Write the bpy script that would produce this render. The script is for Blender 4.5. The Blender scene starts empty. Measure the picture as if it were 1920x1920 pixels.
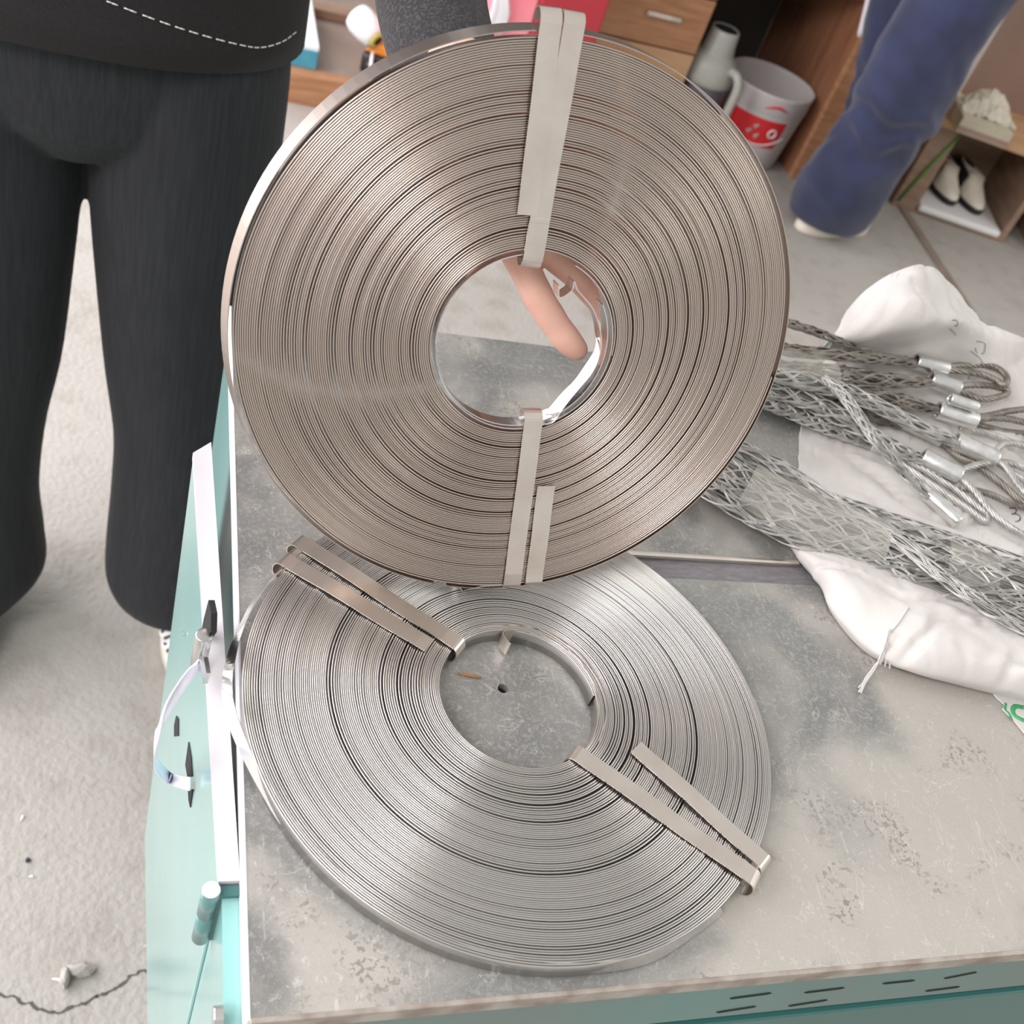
import bpy, bmesh, math, random
import numpy as np
from mathutils import Vector, Matrix, noise
from mathutils.bvhtree import BVHTree

# ---------------------------------------------------------------- camera, world, light, exposure
S = bpy.context.scene
C = S.collection
FPX = 2040.65
XC = Vector((0.93933309, 0.06575662, 0.33664435))      # world axes written in camera axes (x right, y down, z forward)
YC = Vector((-0.18702274, -0.72454223, 0.66337097))
ZC = Vector((0.28753408, -0.68608645, -0.66828851))
CAM = Vector((0, 0, 0.462))
cd = bpy.data.cameras.new('camera'); cam = bpy.data.objects.new('camera', cd); C.objects.link(cam)
right = Vector((XC.x, YC.x, ZC.x)); down = Vector((XC.y, YC.y, ZC.y)); fwd = Vector((XC.z, YC.z, ZC.z))
R = Matrix((right, -down, -fwd)).transposed()
cam.matrix_world = Matrix.Translation(CAM) @ R.to_4x4()
cd.sensor_width = 36; cd.sensor_fit = 'HORIZONTAL'; cd.lens = 36 * FPX / 1920; cd.clip_start = 0.02; cd.clip_end = 60
cd.dof.use_dof = True; cd.dof.focus_distance = 0.6; cd.dof.aperture_fstop = 14.0
S.camera = cam
S.view_settings.view_transform = 'Standard'; S.view_settings.look = 'None'
S.view_settings.gamma = 1; S.view_settings.use_curve_mapping = False
S.view_settings.exposure = 0.27
W = bpy.data.worlds.new('world'); S.world = W; W.use_nodes = True
bg = W.node_tree.nodes['Background']; bg.inputs[0].default_value = (0.98, 0.96, 0.94, 1); bg.inputs[1].default_value = 0.6


def area(name, loc, target, sx, sy, power, color=(1, 1, 1)):
    l = bpy.data.lights.new(name, 'AREA'); l.shape = 'RECTANGLE'; l.size = sx; l.size_y = sy; l.energy = power; l.color = color
    o = bpy.data.objects.new(name, l); C.objects.link(o); o.location = loc
    o.rotation_euler = (Vector(target) - Vector(loc)).to_track_quat('-Z', 'Y').to_euler()
    return o


area('doorway_daylight', (-2.3, 1.2, 0.85), (0.2, 0.5, 0.0), 3.6, 2.8, 150, (1.0, 0.955, 1.0))
area('high_window_daylight', (-1.7, -0.9, 2.1), (0.3, 0.45, 0.1), 1.1, 0.9, 42, (1.0, 0.97, 1.0))
area('window_daylight', (-0.9, 4.0, 0.9), (0.1, 0.6, 0.0), 2.9, 1.7, 46, (0.97, 0.98, 1.0))
area('side_window_daylight', (3.4, -0.2, 1.9), (0.4, 0.6, 0.0), 1.2, 1.2, 22, (1.0, 0.98, 0.94))


def at(px, py, z=0.0):
    d = (float(px - 960) / FPX) * right + (float(py - 960) / FPX) * down + fwd
    return CAM + d * ((z - CAM.z) / d.z)


def aty(px, py, y):
    d = (float(px - 960) / FPX) * right + (float(py - 960) / FPX) * down + fwd
    return CAM + d * (y / d.y)


def atp(px, py, p, n):
    d = (float(px - 960) / FPX) * right + (float(py - 960) / FPX) * down + fwd
    return CAM + d * ((p - CAM).dot(n) / d.dot(n))


# ---------------------------------------------------------------- materials
def mat(name, c1, c2=None, rough=0.6, metal=0.0, scale=20, detail=6, bump=0.0, bscale=None, lo=0.35, hi=0.65, rvar=0.0, stretch=None, coat=0.0, trans=0.0, aniso=0, sheen=0, sss=0):
    m = bpy.data.materials.new(name); m.use_nodes = True
    nt = m.node_tree; b = nt.nodes['Principled BSDF']; L = nt.links
    b.inputs['Base Color'].default_value = (*c1, 1); b.inputs['Roughness'].default_value = rough; b.inputs['Metallic'].default_value = metal
    if coat: b.inputs['Coat Weight'].default_value = coat; b.inputs['Coat Roughness'].default_value = 0.12
    if sheen: b.inputs['Sheen Weight'].default_value = sheen
    if sss: b.inputs['Subsurface Weight'].default_value = sss; b.inputs['Subsurface Radius'].default_value = (.01, .004, .002)
    tc = nt.nodes.new('ShaderNodeTexCoord'); mp = nt.nodes.new('ShaderNodeMapping'); L.new(tc.outputs['Object'], mp.inputs[0])
    if stretch: mp.inputs['Scale'].default_value = stretch
    n = nt.nodes.new('ShaderNodeTexNoise'); n.inputs['Scale'].default_value = scale; n.inputs['Detail'].default_value = detail
    L.new(mp.outputs[0], n.inputs['Vector'])
    if c2:
        r = nt.nodes.new('ShaderNodeValToRGB'); r.color_ramp.elements[0].position = lo; r.color_ramp.elements[1].position = hi
        r.color_ramp.elements[0].color = (*c1, 1); r.color_ramp.elements[1].color = (*c2, 1)
        L.new(n.outputs['Fac'], r.inputs[0]); L.new(r.outputs[0], b.inputs['Base Color'])
    if rvar:
        mr = nt.nodes.new('ShaderNodeMapRange'); mr.inputs[1].default_value = .3; mr.inputs[2].default_value = .7
        mr.inputs[3].default_value = rough - rvar; mr.inputs[4].default_value = rough + rvar
        L.new(n.outputs['Fac'], mr.inputs[0]); L.new(mr.outputs[0], b.inputs['Roughness'])
    if bump:
        n2 = nt.nodes.new('ShaderNodeTexNoise'); n2.inputs['Scale'].default_value = bscale or scale * 4; n2.inputs['Detail'].default_value = 5
        L.new(mp.outputs[0], n2.inputs['Vector'])
        bp = nt.nodes.new('ShaderNodeBump'); bp.inputs['Strength'].default_value = 0.6; bp.inputs['Distance'].default_value = bump
        L.new(n2.outputs['Fac'], bp.inputs['Height']); L.new(bp.outputs[0], b.inputs['Normal'])
    if trans:
        b.inputs['Alpha'].default_value = 1 - trans
    return m


M = {}
M['strap'] = mat('stainless_edge', (.565, .487, .43), (.565, .487, .43), rough=.31, metal=1, scale=30)
M['strap2'] = mat('stainless_edge_grey', (.62, .605, .58), (.62, .605, .58), rough=.30, metal=1, scale=30)
M['band'] = mat('stainless_band', (.70, .635, .57), (.77, .705, .64), rough=.34, metal=1, scale=60)
M['loose'] = mat('stainless_bright', (.74, .72, .70), (.82, .80, .78), rough=.25, metal=1, scale=60, rvar=.06)
M['teal'] = mat('teal_enamel', (.22, .46, .43), (.27, .51, .48), rough=.3, scale=6, coat=.8, bump=.0002, bscale=60)
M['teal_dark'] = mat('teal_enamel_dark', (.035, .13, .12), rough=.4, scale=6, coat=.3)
M['white_paint'] = mat('pale_enamel', (.82, .82, .84), (.88, .88, .89), rough=.35, scale=8)
M['dark'] = mat('void_shade', (.012, .012, .012), rough=.9)  # near-black that stands in for shade inside holes and slots
M['zinc'] = mat('zinc_steel', (.55, .55, .54), (.7, .7, .68), rough=.3, metal=1, scale=50, rvar=.08)
M['aluminium'] = mat('aluminium_ferrule', (.72, .72, .70), (.84, .84, .82), rough=.36, metal=1, scale=120, rvar=.1)
M['wire'] = mat('galvanised_wire', (.42, .41, .385), (.66, .645, .61), rough=.38, metal=.7, scale=90, rvar=.1)
M['wire_dull'] = mat('dull_wire', (.22, .195, .165), (.38, .35, .31), rough=.42, metal=.8, scale=90, rvar=.1)
M['sack'] = mat('woven_sack', (.58, .55, .515), (.66, .63, .595), rough=.6, scale=15, bump=.0005, bscale=220, sheen=.2)
M['sack_inner'] = mat('sack_reverse', (.72, .70, .67), rough=.6, scale=15)
M['ink'] = mat('black_ink', (.03, .03, .04), rough=.6)
M['green_ink'] = mat('green_ink', (.03, .33, .11), (.06, .42, .16), rough=.5, scale=200)
M['tape'] = mat('clear_tape', (.62, .60, .53), rough=.22, trans=.66, coat=.6)
M['skin'] = mat('skin', (.68, .39, .30), (.76, .47, .37), rough=.5, scale=35, bump=.0003, bscale=500, sss=.15)
M['nail'] = mat('nail', (.86, .56, .48), rough=.3)
M['trousers'] = mat('black_ribbed_knit', (.009, .010, .012), (.016, .018, .021), rough=.9, scale=300, stretch=(1, 1, .05), bump=.0006, bscale=420, sheen=.05)
M['top'] = mat('black_knit', (.008, .007, .007), (.014, .012, .012), rough=.95, scale=500, bump=.0004, bscale=900, sheen=.04)
M['sleeve'] = mat('charcoal_knit', (.012, .011, .012), (.045, .042, .042), rough=.95, scale=620, lo=.45, hi=.65, bump=.0004, bscale=800, sheen=.08)
M['thread'] = mat('white_thread', (.7, .7, .68), rough=.8)
M['blue_cloth'] = mat('blue_workwear', (.014, .019, .052), (.026, .034, .090), rough=.85, scale=8, bump=.0015, bscale=30, sheen=.25)
M['rubber'] = mat('black_shoe', (.012, .012, .014), rough=.6, scale=30)
M['sole'] = mat('cream_sole', (.72, .66, .55), (.78, .73, .62), rough=.7, scale=30)
M['white'] = mat('white_plastic', (.80, .79, .78), rough=.45)
M['zip'] = mat('white_cord', (.80, .79, .92), rough=.35)
M['foam'] = mat('white_foam', (.68, .75, .78), (.75, .82, .85), rough=.8, scale=120)
M['blue_foam'] = mat('blue_foam', (.05, .26, .36), (.07, .32, .42), rough=.7, scale=40)
M['orange'] = mat('orange_plastic', (.85, .27, .03), rough=.4)
M['black_plastic'] = mat('black_plastic', (.02, .018, .018), rough=.4)
M['yellow'] = mat('yellow_core', (.55, .48, .12), rough=.5)
M['wood'] = mat('orange_woodgrain', (.34, .155, .07), (.46, .235, .12), rough=.5, scale=7, stretch=(1, 1, 9), bump=.0003)
M['wood_side'] = mat('brown_woodgrain', (.24, .10, .05), (.33, .15, .08), rough=.5, scale=5, stretch=(6, 6, .7))
M['pine'] = mat('pine_board', (.48, .28, .14), (.55, .34, .19), rough=.6, scale=5, stretch=(1, 8, 8))
M['shelf'] = mat('shelf_board', (.24, .15, .10), (.33, .22, .15), rough=.6, scale=6, stretch=(1, 1, 6))
M['shelf_pink'] = mat('shelf_back', (.30, .19, .15), (.36, .24, .19), rough=.6, scale=4)
M['taupe'] = mat('taupe_board', (.22, .17, .14), (.28, .22, .18), rough=.7, scale=10)
M['red'] = mat('red_plastic', (.42, .03, .045), (.47, .04, .055), rough=.35, scale=5)
M['pink'] = mat('pink_plastic', (.95, .22, .28), (.97, .30, .36), rough=.4, scale=6)
M['film'] = mat('white_film', (.85, .82, .84), rough=.3, scale=30, bump=.004, bscale=30)
M['red_label'] = mat('red_label', (.66, .025, .03), rough=.4)
M['thermos'] = mat('grey_green_plastic', (.42, .42, .37), (.48, .48, .43), rough=.4, scale=5)
M['thermos_body'] = mat('slate_enamel', (.09, .09, .11), (.12, .12, .15), rough=.3, scale=10)
M['pail'] = mat('pail_plastic', (.58, .54, .52), (.64, .60, .58), rough=.45, scale=5)
M['tissue'] = mat('tissue_paper', (.60, .55, .45), (.68, .63, .52), rough=.9, scale=60, bump=.001, bscale=80)
M['tissue_box'] = mat('cream_card', (.50, .46, .33), (.56, .51, .38), rough=.7, scale=20)
M['green'] = mat('green_band', (.06, .20, .02), rough=.6)
M['wall'] = mat('grey_plaster', (.09, .08, .075), (.12, .11, .10), rough=.9, scale=3)
M['splinter'] = mat('orange_splinter', (.34, .15, .05), rough=.7)
M['mat'] = mat('ribbed_mat', (.17, .16, .17), (.23, .21, .22), rough=.7, scale=400, stretch=(.3, 1, 1), bump=.0006, bscale=500)


def concrete():
    m = mat('concrete', (.375, .353, .318), (.445, .42, .385), rough=.85, scale=2.2, detail=10, lo=.3, hi=.7, bump=.004, bscale=110)
    nt = m.node_tree; L = nt.links; b = nt.nodes['Principled BSDF']
    old = b.inputs['Base Color'].links[0].from_socket
    n = nt.nodes.new('ShaderNodeTexNoise'); n.inputs['Scale'].default_value = 22; n.inputs['Detail'].default_value = 8
    tc = nt.nodes.new('ShaderNodeTexCoord'); L.new(tc.outputs['Object'], n.inputs['Vector'])
    r = nt.nodes.new('ShaderNodeValToRGB'); r.color_ramp.elements[0].position = .25; r.color_ramp.elements[1].position = .50
    r.color_ramp.elements[0].color = (.84, .82, .79, 1); r.color_ramp.elements[1].color = (1, 1, 1, 1)
    L.new(n.outputs['Fac'], r.inputs[0])
    mx = nt.nodes.new('ShaderNodeMix'); mx.data_type = 'RGBA'; mx.blend_type = 'MULTIPLY'; mx.inputs[0].default_value = 1
    L.new(old, mx.inputs[6]); L.new(r.outputs[0], mx.inputs[7]); L.new(mx.outputs[2], b.inputs['Base Color'])
    return m


def worktop():
    """worn sheet steel: grey metal with patches of beige dirt film, fine scratches and scabs"""
    m = bpy.data.materials.new('worn_sheet_steel'); m.use_nodes = True
    nt = m.node_tree; L = nt.links; b = nt.nodes['Principled BSDF']
    tc = nt.nodes.new('ShaderNodeTexCoord')

    def noise_(sc, det, dist=0, st=None):
        mp = nt.nodes.new('ShaderNodeMapping'); L.new(tc.outputs['Object'], mp.inputs[0])
        if st: mp.inputs['Scale'].default_value = st
        n = nt.nodes.new('ShaderNodeTexNoise'); n.inputs['Scale'].default_value = sc; n.inputs['Detail'].default_value = det
        n.inputs['Distortion'].default_value = dist; L.new(mp.outputs[0], n.inputs['Vector']); return n.outputs['Fac']

    def ramp(s, p0, p1, c0=0., c1=1.):
        r = nt.nodes.new('ShaderNodeMapRange'); r.interpolation_type = 'SMOOTHSTEP'
        r.inputs[1].default_value = p0; r.inputs[2].default_value = p1; r.inputs[3].default_value = c0; r.inputs[4].default_value = c1
        L.new(s, r.inputs[0]); return r.outputs[0]

    def mul(a, c, op='MULTIPLY'):
        q = nt.nodes.new('ShaderNodeMath'); q.operation = op
        for i, s in enumerate((a, c)):
            if isinstance(s, float): q.inputs[i].default_value = s
            else: L.new(s, q.inputs[i])
        return q.outputs[0]

    def mixc(f, a, c):
        q = nt.nodes.new('ShaderNodeMix'); q.data_type = 'RGBA'
        L.new(f, q.inputs[0])
        for i, s in ((6, a), (7, c)):
            if isinstance(s, tuple): q.inputs[i].default_value = (*s, 1)
            else: L.new(s, q.inputs[i])
        return q.outputs[2]
    sep = nt.nodes.new('ShaderNodeSeparateXYZ'); L.new(tc.outputs['Object'], sep.inputs[0])
    # dirt film grows towards the front right of the top
    fx = ramp(sep.outputs[0], .10, .50); fy = ramp(sep.outputs[1], .36, .10)
    zone = mul(fx, fy)
    big = noise_(11, 6, .5)
    dirt = ramp(mul(big, mul(zone, .30), 'ADD'), .46, .74)
    speck = noise_(330, 8, .5)
    fine = noise_(900, 4)
    patch = ramp(noise_(16, 5, .8), .50, .62)
    base = mixc(ramp(noise_(30, 8), .3, .7), (.225, .228, .218), (.30, .30, .288))
    base = mixc(mul(ramp(speck, .50, .60), .45), base, (.40, .395, .375))
    base = mixc(mul(dirt, .85), base, (.44, .412, .365))
    holes = mul(mul(ramp(speck, .53, .57), patch), dirt)
    base = mixc(mul(holes, .75), base, (.17, .16, .14))
    base = mixc(mul(ramp(fine, .55, .65), .25), base, (.56, .54, .50))
    scr = noise_(55, 2, 3.0, (1, .10, 1))
    base = mixc(mul(mul(ramp(scr, .660, .666), ramp(scr, .676, .670)), .4), base, (.66, .64, .60))
    sn = noise_(75, 6, 2.2)
    scab = mul(ramp(sn, .615, .625), ramp(sn, .65, .64))
    base = mixc(mul(scab, .42), base, (.66, .64, .60))
    L.new(base, b.inputs['Base Color'])
    L.new(ramp(dirt, 0., 1., .45, .08), b.inputs['Metallic'])
    L.new(mul(ramp(noise_(40, 6), .3, .7, .34, .46), mul(dirt, .18), 'ADD'), b.inputs['Roughness'])
    bp = nt.nodes.new('ShaderNodeBump'); bp.inputs['Strength'].default_value = .45; bp.inputs['Distance'].default_value = .0005
    h = mul(mul(speck, .7), mul(dirt, .3), 'ADD'); h = mul(h, mul(scab, .5), 'ADD')
    L.new(h, bp.inputs['Height']); L.new(bp.outputs[0], b.inputs['Normal'])
    return m


M['concrete'] = concrete()
M['top_steel'] = worktop()


# ---------------------------------------------------------------- object helpers
def tag(o, label=None, cat=None, group=None, kind=None):
    if label: o['label'] = label
    if cat: o['category'] = cat
    if group: o['group'] = group
    if kind: o['kind'] = kind
    return o


def empty(name, loc=(0, 0, 0), label=None, cat=None, group=None, mw=None):
    o = bpy.data.objects.new(name, None); C.objects.link(o)
    if mw is not None: o.matrix_world = mw
    else: o.location = loc
    o.empty_display_size = .05
    return tag(o, label, cat, group)


def mesh(name, verts, faces, m, parent=None, smooth=False, world=True):
    """verts are world coordinates; when the parent sits elsewhere they are moved into its frame"""
    me = bpy.data.meshes.new(name)
    if parent is not None and world:
        inv = parent_matrix(parent).inverted()
        verts = [inv @ Vector(v) for v in verts]
    me.from_pydata([tuple(v) for v in verts], [], faces)
    me.validate(); me.update()
    if smooth: me.polygons.foreach_set('use_smooth', [True] * len(me.polygons))
    me.materials.append(M[m] if isinstance(m, str) else m)
    o = bpy.data.objects.new(name, me); C.objects.link(o)
    if parent is not None: o.parent = parent
    return o


def parent_matrix(o):
    return o.matrix_basis.copy() if o.parent is None else parent_matrix(o.parent) @ o.matrix_basis


class MB:
    def __init__(s): s.v = []; s.f = []

    def add(s, v, f):
        n = len(s.v); s.v += [Vector(p) for p in v]; s.f += [tuple(i + n for i in q) for q in f]; return s

    def box(s, x0, x1, y0, y1, z0, z1, mw=None, bev=0.0):
        bm = bmesh.new(); bmesh.ops.create_cube(bm, size=1)
        for v in bm.verts:
            v.co = Vector(((x0 + x1) / 2 + v.co.x * (x1 - x0), (y0 + y1) / 2 + v.co.y * (y1 - y0), (z0 + z1) / 2 + v.co.z * (z1 - z0)))
        if bev: bmesh.ops.bevel(bm, geom=bm.edges[:], offset=bev, segments=2, affect='EDGES', profile=.5)
        bm.verts.ensure_lookup_table()
        vs = [v.co.copy() for v in bm.verts]; fs = [tuple(v.index for v in f.verts) for f in bm.faces]; bm.free()
        if mw is not None: vs = [mw @ v for v in vs]
        return s.add(vs, fs)

    def prism(s, pts, d):
        """polygon (3D points) extruded by vector d"""
        n = len(pts); d = Vector(d); v = [Vector(p) for p in pts] + [Vector(p) + d for p in pts]
        return s.add(v, [tuple(range(n))[::-1], tuple(range(n, 2 * n))] + [(i, (i + 1) % n, n + (i + 1) % n, n + i) for i in range(n)])

    def tube(s, pts, r, seg=8, cap=True, closed=False, flat=1.0):
        pts = [Vector(p) for p in pts]; n = len(pts)
        rs = r if isinstance(r, (list, tuple)) else [r] * n
        vs = []; nrm = None
        for i, p in enumerate(pts):
            if closed: t = (pts[(i + 1) % n] - pts[i - 1])
            else: t = (pts[min(i + 1, n - 1)] - pts[max(i - 1, 0)])
            t = t.normalized() if t.length > 1e-9 else Vector((1, 0, 0))
            if nrm is None:
                a = Vector((0, 0, 1)) if abs(t.z) < .9 else Vector((0, 1, 0))
                nrm = (a - t * a.dot(t)).normalized()
            else:
                q = nrm - t * nrm.dot(t)
                nrm = q.normalized() if q.length > 1e-6 else nrm
            bn = t.cross(nrm)
            for k in range(seg):
                a = 2 * math.pi * k / seg
                vs.append(p + (nrm * math.sin(a) * flat + bn * math.cos(a)) * rs[i])
        fs = []
        for i in range(n if closed else n - 1):
            j = (i + 1) % n
            for k in range(seg):
                fs.append((i * seg + k, i * seg + (k + 1) % seg, j * seg + (k + 1) % seg, j * seg + k))
        if cap and not closed: fs += [tuple(range(seg))[::-1], tuple(range((n - 1) * seg, n * seg))]
        return s.add(vs, fs)

    def lathe(s, prof, seg=32, mw=None, a0=0., a1=2 * math.pi):
        full = abs(a1 - a0 - 2 * math.pi) < 1e-6
        cols = seg if full else seg + 1
        vs = []
        for i in range(cols):
            a = a0 + (a1 - a0) * i / seg
            for r, z in prof: vs.append(Vector((r * math.cos(a), r * math.sin(a), z)))
        m = len(prof); fs = []
        for i in range(seg):
            j = (i + 1) % cols
            for k in range(m - 1): fs.append((i * m + k, j * m + k, j * m + k + 1, i * m + k + 1))
        if mw is not None: vs = [mw @ v for v in vs]
        return s.add(vs, fs)

    def loft(s, rings, cap=True):
        m = len(rings[0]); vs = [p for r in rings for p in r]; fs = []
        for i in range(len(rings) - 1):
            for k in range(m): fs.append((i * m + k, i * m + (k + 1) % m, (i + 1) * m + (k + 1) % m, (i + 1) * m + k))
        if cap: fs += [tuple(range(m))[::-1], tuple(range((len(rings) - 1) * m, len(rings) * m))]
        return s.add(vs, fs)

    def build(s, name, m, parent=None, smooth=False):
        o = mesh(name, s.v, s.f, m, parent, smooth)
        bm = bmesh.new(); bm.from_mesh(o.data); bmesh.ops.recalc_face_normals(bm, faces=bm.faces); bm.to_mesh(o.data); bm.free()
        if smooth: o.data.polygons.foreach_set('use_smooth', [True] * len(o.data.polygons))
        return o


def spline(pts, n):
    """Catmull-Rom through pts (tuples of any length)"""
    P = [np.array(p, float) for p in pts]; P = [2 * P[0] - P[1]] + P + [2 * P[-1] - P[-2]]
    out = []
    m = len(P) - 3
    for i in range(n):
        u = i / (n - 1) * m; k = min(int(u), m - 1); t = u - k
        a, b, c, d = P[k], P[k + 1], P[k + 2], P[k + 3]
        out.append(.5 * ((2 * b) + (c - a) * t + (2 * a - 5 * b + 4 * c - d) * t * t + (3 * b - a - 3 * c + d) * t ** 3))
    return out


def organic(o, voxel, smooth=4, sub=0, factor=.5):
    r = o.modifiers.new('remesh', 'REMESH'); r.mode = 'VOXEL'; r.voxel_size = voxel; r.use_smooth_shade = True
    if smooth:
        q = o.modifiers.new('smooth', 'SMOOTH'); q.iterations = smooth; q.factor = factor
    return o


def bevel(o, w, seg=2):
    b = o.modifiers.new('bevel', 'BEVEL'); b.width = w; b.segments = seg; b.limit_method = 'ANGLE'; return o


random.seed(4)
rng = np.random.default_rng(5)
FZ = -0.80

# ---------------------------------------------------------------- the setting
mb = MB()
mb.add([(-4, -2.5, FZ), (6, -2.5, FZ), (6, 6, FZ), (-4, 6, FZ)], [(0, 1, 2, 3)])
floor = tag(mb.build('floor', 'concrete'), 'pale grey rough concrete workshop floor', None, None, 'structure')
# crack, seam
cr = [at(x, y, FZ + .0006) for x, y in spline([(-60, 1850), (20, 1870), (60, 1885), (100, 1897), (140, 1890), (175, 1868), (200, 1862), (235, 1838), (262, 1825), (300, 1818), (330, 1812)], 50)]
mb = MB()
for i in range(len(cr) - 1):
    a, b = cr[i], cr[i + 1]; w0 = .0010 + .0022 * random.random(); w1 = .001 + .002 * random.random()
    a = a + Vector((random.uniform(-.002, .002), random.uniform(-.003, .003), 0))
    cr[i] = a
for i in range(len(cr) - 1):
    a, b = cr[i], cr[i + 1]; t = (b - a).normalized(); n = Vector((-t.y, t.x, 0)); w0 = random.uniform(.0006, .0022); 
    mb.add([a + n * w0, a - n * w0, b - n * w0 * .8, b + n * w0 * .8], [(0, 1, 2, 3)])
ck = mb.build('floor_crack', 'ink' if False else mat('crack_dirt', (.10, .09, .075), rough=.95), floor)
mb = MB()
a, b = at(1692, 392, FZ), at(1775, 520, FZ)
d = (b - a).normalized(); a = a - d * .12; b = b + d * .55; n = Vector((-d.y, d.x, 0)) * .014
mb.prism([a - n, a + n, b + n, b - n], (0, 0, .006))
bevel(mb.build('floor_strip', 'taupe', floor), .002)
# walls
WB = 4.15
mb = MB(); mb.box(-4, 6, WB, WB + .15, FZ, .0); mb.box(-4, -2.4, WB, WB + .15, .0, 2.2); mb.box(.6, 6, WB, WB + .15, .0, 2.2)
tag(mb.build('wall_back', 'wall'), 'dim grey plaster wall behind the desks', None, None, 'structure')
win = tag(empty('window_1', (-0.9, WB, .0)), 'wide workshop window behind the people', None, None, 'structure')
mb = MB(); mb.box(-2.4, .6, WB - .03, WB + .05, .0, .05); mb.box(-2.4, .6, WB - .03, WB + .05, 1.78, 1.84)
for x in (-2.4, -1.4, -.4, .54): mb.box(x, x + .06, WB - .03, WB + .05, .0, 1.84)
mb.build('window_frame', 'white_paint', win)

# ---------------------------------------------------------------- the steel topped cabinet
XL, YF, YB, XR = .0615, .1615, .640, 1.25
cab = empty('tool_cabinet', (XL, YF, FZ), 'teal painted steel tool cabinet with a worn grey sheet steel top', 'cabinet')
SX0, SY0, SY1 = .30, .4095, .431            # the slot between the two top plates
tp = MB()
TH = .004


def plate(x0, x1, y0, y1): tp.box(x0, x1, y0, y1, -TH, 0)


HC = at(943, 1291, 0); HR = .0030
# front plate with a round drilled hole: ring of quads round the hole inside a square
hx0, hx1, hy0, hy1 = HC.x - .03, HC.x + .03, HC.y - .03, HC.y + .03
plate(XL, hx0, YF, SY0); plate(hx1, XR, YF, SY0); plate(hx0, hx1, YF, hy0); plate(hx0, hx1, hy1, SY0)
nh = 32; inner = []; outer = []
for k in range(nh):
    a = 2 * math.pi * (k + .5) / nh; c, s_ = math.cos(a), math.sin(a)
    inner.append(Vector((HC.x + HR * c, HC.y + HR * s_, 0)))
    q = .03 / max(abs(c), abs(s_)); outer.append(Vector((HC.x + q * c, HC.y + q * s_, 0)))
lo = [p - Vector((0, 0, .012)) for p in inner]
tp.add(inner + outer + lo, [(k, (k + 1) % nh, nh + (k + 1) % nh, nh + k) for k in range(nh)] + [(2 * nh + k, 2 * nh + (k + 1) % nh, (k + 1) % nh, k) for k in range(nh)])
for k in range(4):  # corners of the square
    a = math.pi / 4 + k * math.pi / 2; c, s_ = math.cos(a), math.sin(a)
    ks = [i for i in range(nh) if math.copysign(1, math.cos(2 * math.pi * (i + .5) / nh)) == math.copysign(1, c) and math.copysign(1, math.sin(2 * math.pi * (i + .5) / nh)) == math.copysign(1, s_)]
    pa = min(ks, key=lambda i: abs(2 * math.pi * (i + .5) / nh - a % (2 * math.pi)))
    kk = sorted(ks, key=lambda i: abs((2 * math.pi * (i + .5) / nh - a) % (2 * math.pi) if True else 0))
    near = sorted(ks, key=lambda i: (outer[i] - Vector((HC.x + math.copysign(.03, c), HC.y + math.copysign(.03, s_), 0))).length)[:2]
    tp.add([outer[near[0]], outer[near[1]], Vector((HC.x + math.copysign(.03, c), HC.y + math.copysign(.03, s_), 0))], [(0, 1, 2)])
plate(XL, SX0, SY0, YB)
mh = MB(); mh.tube([(HC.x, HC.y, -TH - .0006), (HC.x, HC.y, -TH - .0002)], HR + .001, 24); mh.build('hole_shade_disc', 'dark', cab)  # dark disc imitates the shade down the drilled hole
tp.build('front_top_plate', 'top_steel', cab)
mb = MB(); mb.box(SX0, XR, SY1, YB, -TH, .0)
bevel(mb.build('rear_top_plate', 'top_steel', cab), .0004)
mb = MB(); mb.tube([(SX0, SY1 - .0012, -.0015), (XR, SY1 - .0012, -.0015)], .0024, 10)
mb.build('slot_lip', 'band', cab)
mb = MB(); mb.box(SX0, XR, SY0 - .001, SY1, -.010, -.0035)
mb.build('slot_mat', 'mat', cab)
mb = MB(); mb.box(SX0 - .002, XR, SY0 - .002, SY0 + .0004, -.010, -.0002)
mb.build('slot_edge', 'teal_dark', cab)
# folded rim along the left edge, its glossy highlight painted as white
mb = MB(); mb.box(XL - .0010, XL + .0004, YF, YB, -.016, .0003, bev=.0003)
tag(mb.build('side_rim', 'white_paint', cab), 'folded rim with its highlight painted white')
# front edge lip (worn brown) and face panels
mb = MB(); mb.box(XL, XR, YF - .0015, YF + .001, -.010, .0003, bev=.0006)
mb.build('front_lip', mat('worn_edge', (.30, .24, .20), (.50, .46, .41), rough=.5, metal=.4, scale=60), cab)
ZB = -.50
mb = MB()
mb.box(XL + .001, XR, YF + .002, YB, ZB, -.065); mb.box(XL + .001, XR, YF + .004, YB, -.065, -TH - .0008)
mb.build('body', 'teal', cab)
mb = MB(); mb.box(XL, XR, YF - .0005, YF + .004, -.052, -.010)
fp = mb.build('fascia', mat('fascia_teal', (.13, .135, .12), (.07, .20, .185), rough=.35, scale=3, coat=.4), cab)
# slots in the fascia: dark plates on its face painting the shade within
for i, (x0, y0, x1, y1) in enumerate([(1343, 1899, 1418, 1888), (1368, 1873, 1447, 1863), (1478, 1887, 1552, 1876), (1508, 1862, 1584, 1853), (1655, 1845, 1716, 1839), (1735, 1859, 1800, 1851), (1770, 1835, 1832, 1824)]):
    a, b = aty(x0, y0, YF - .0008), aty(x1, y1, YF - .0008)
    m_ = MB(); h_ = .0011
    pr = [a + Vector((.002, 0, h_)), a + Vector((0, 0, 0)), a + Vector((.002, 0, -h_)), b + Vector((-.002, 0, -h_)), b, b + Vector((-.002, 0, h_))]
    m_.prism(pr, (0, .002, 0)); m_.build('vent_shade', 'dark', cab)
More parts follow.
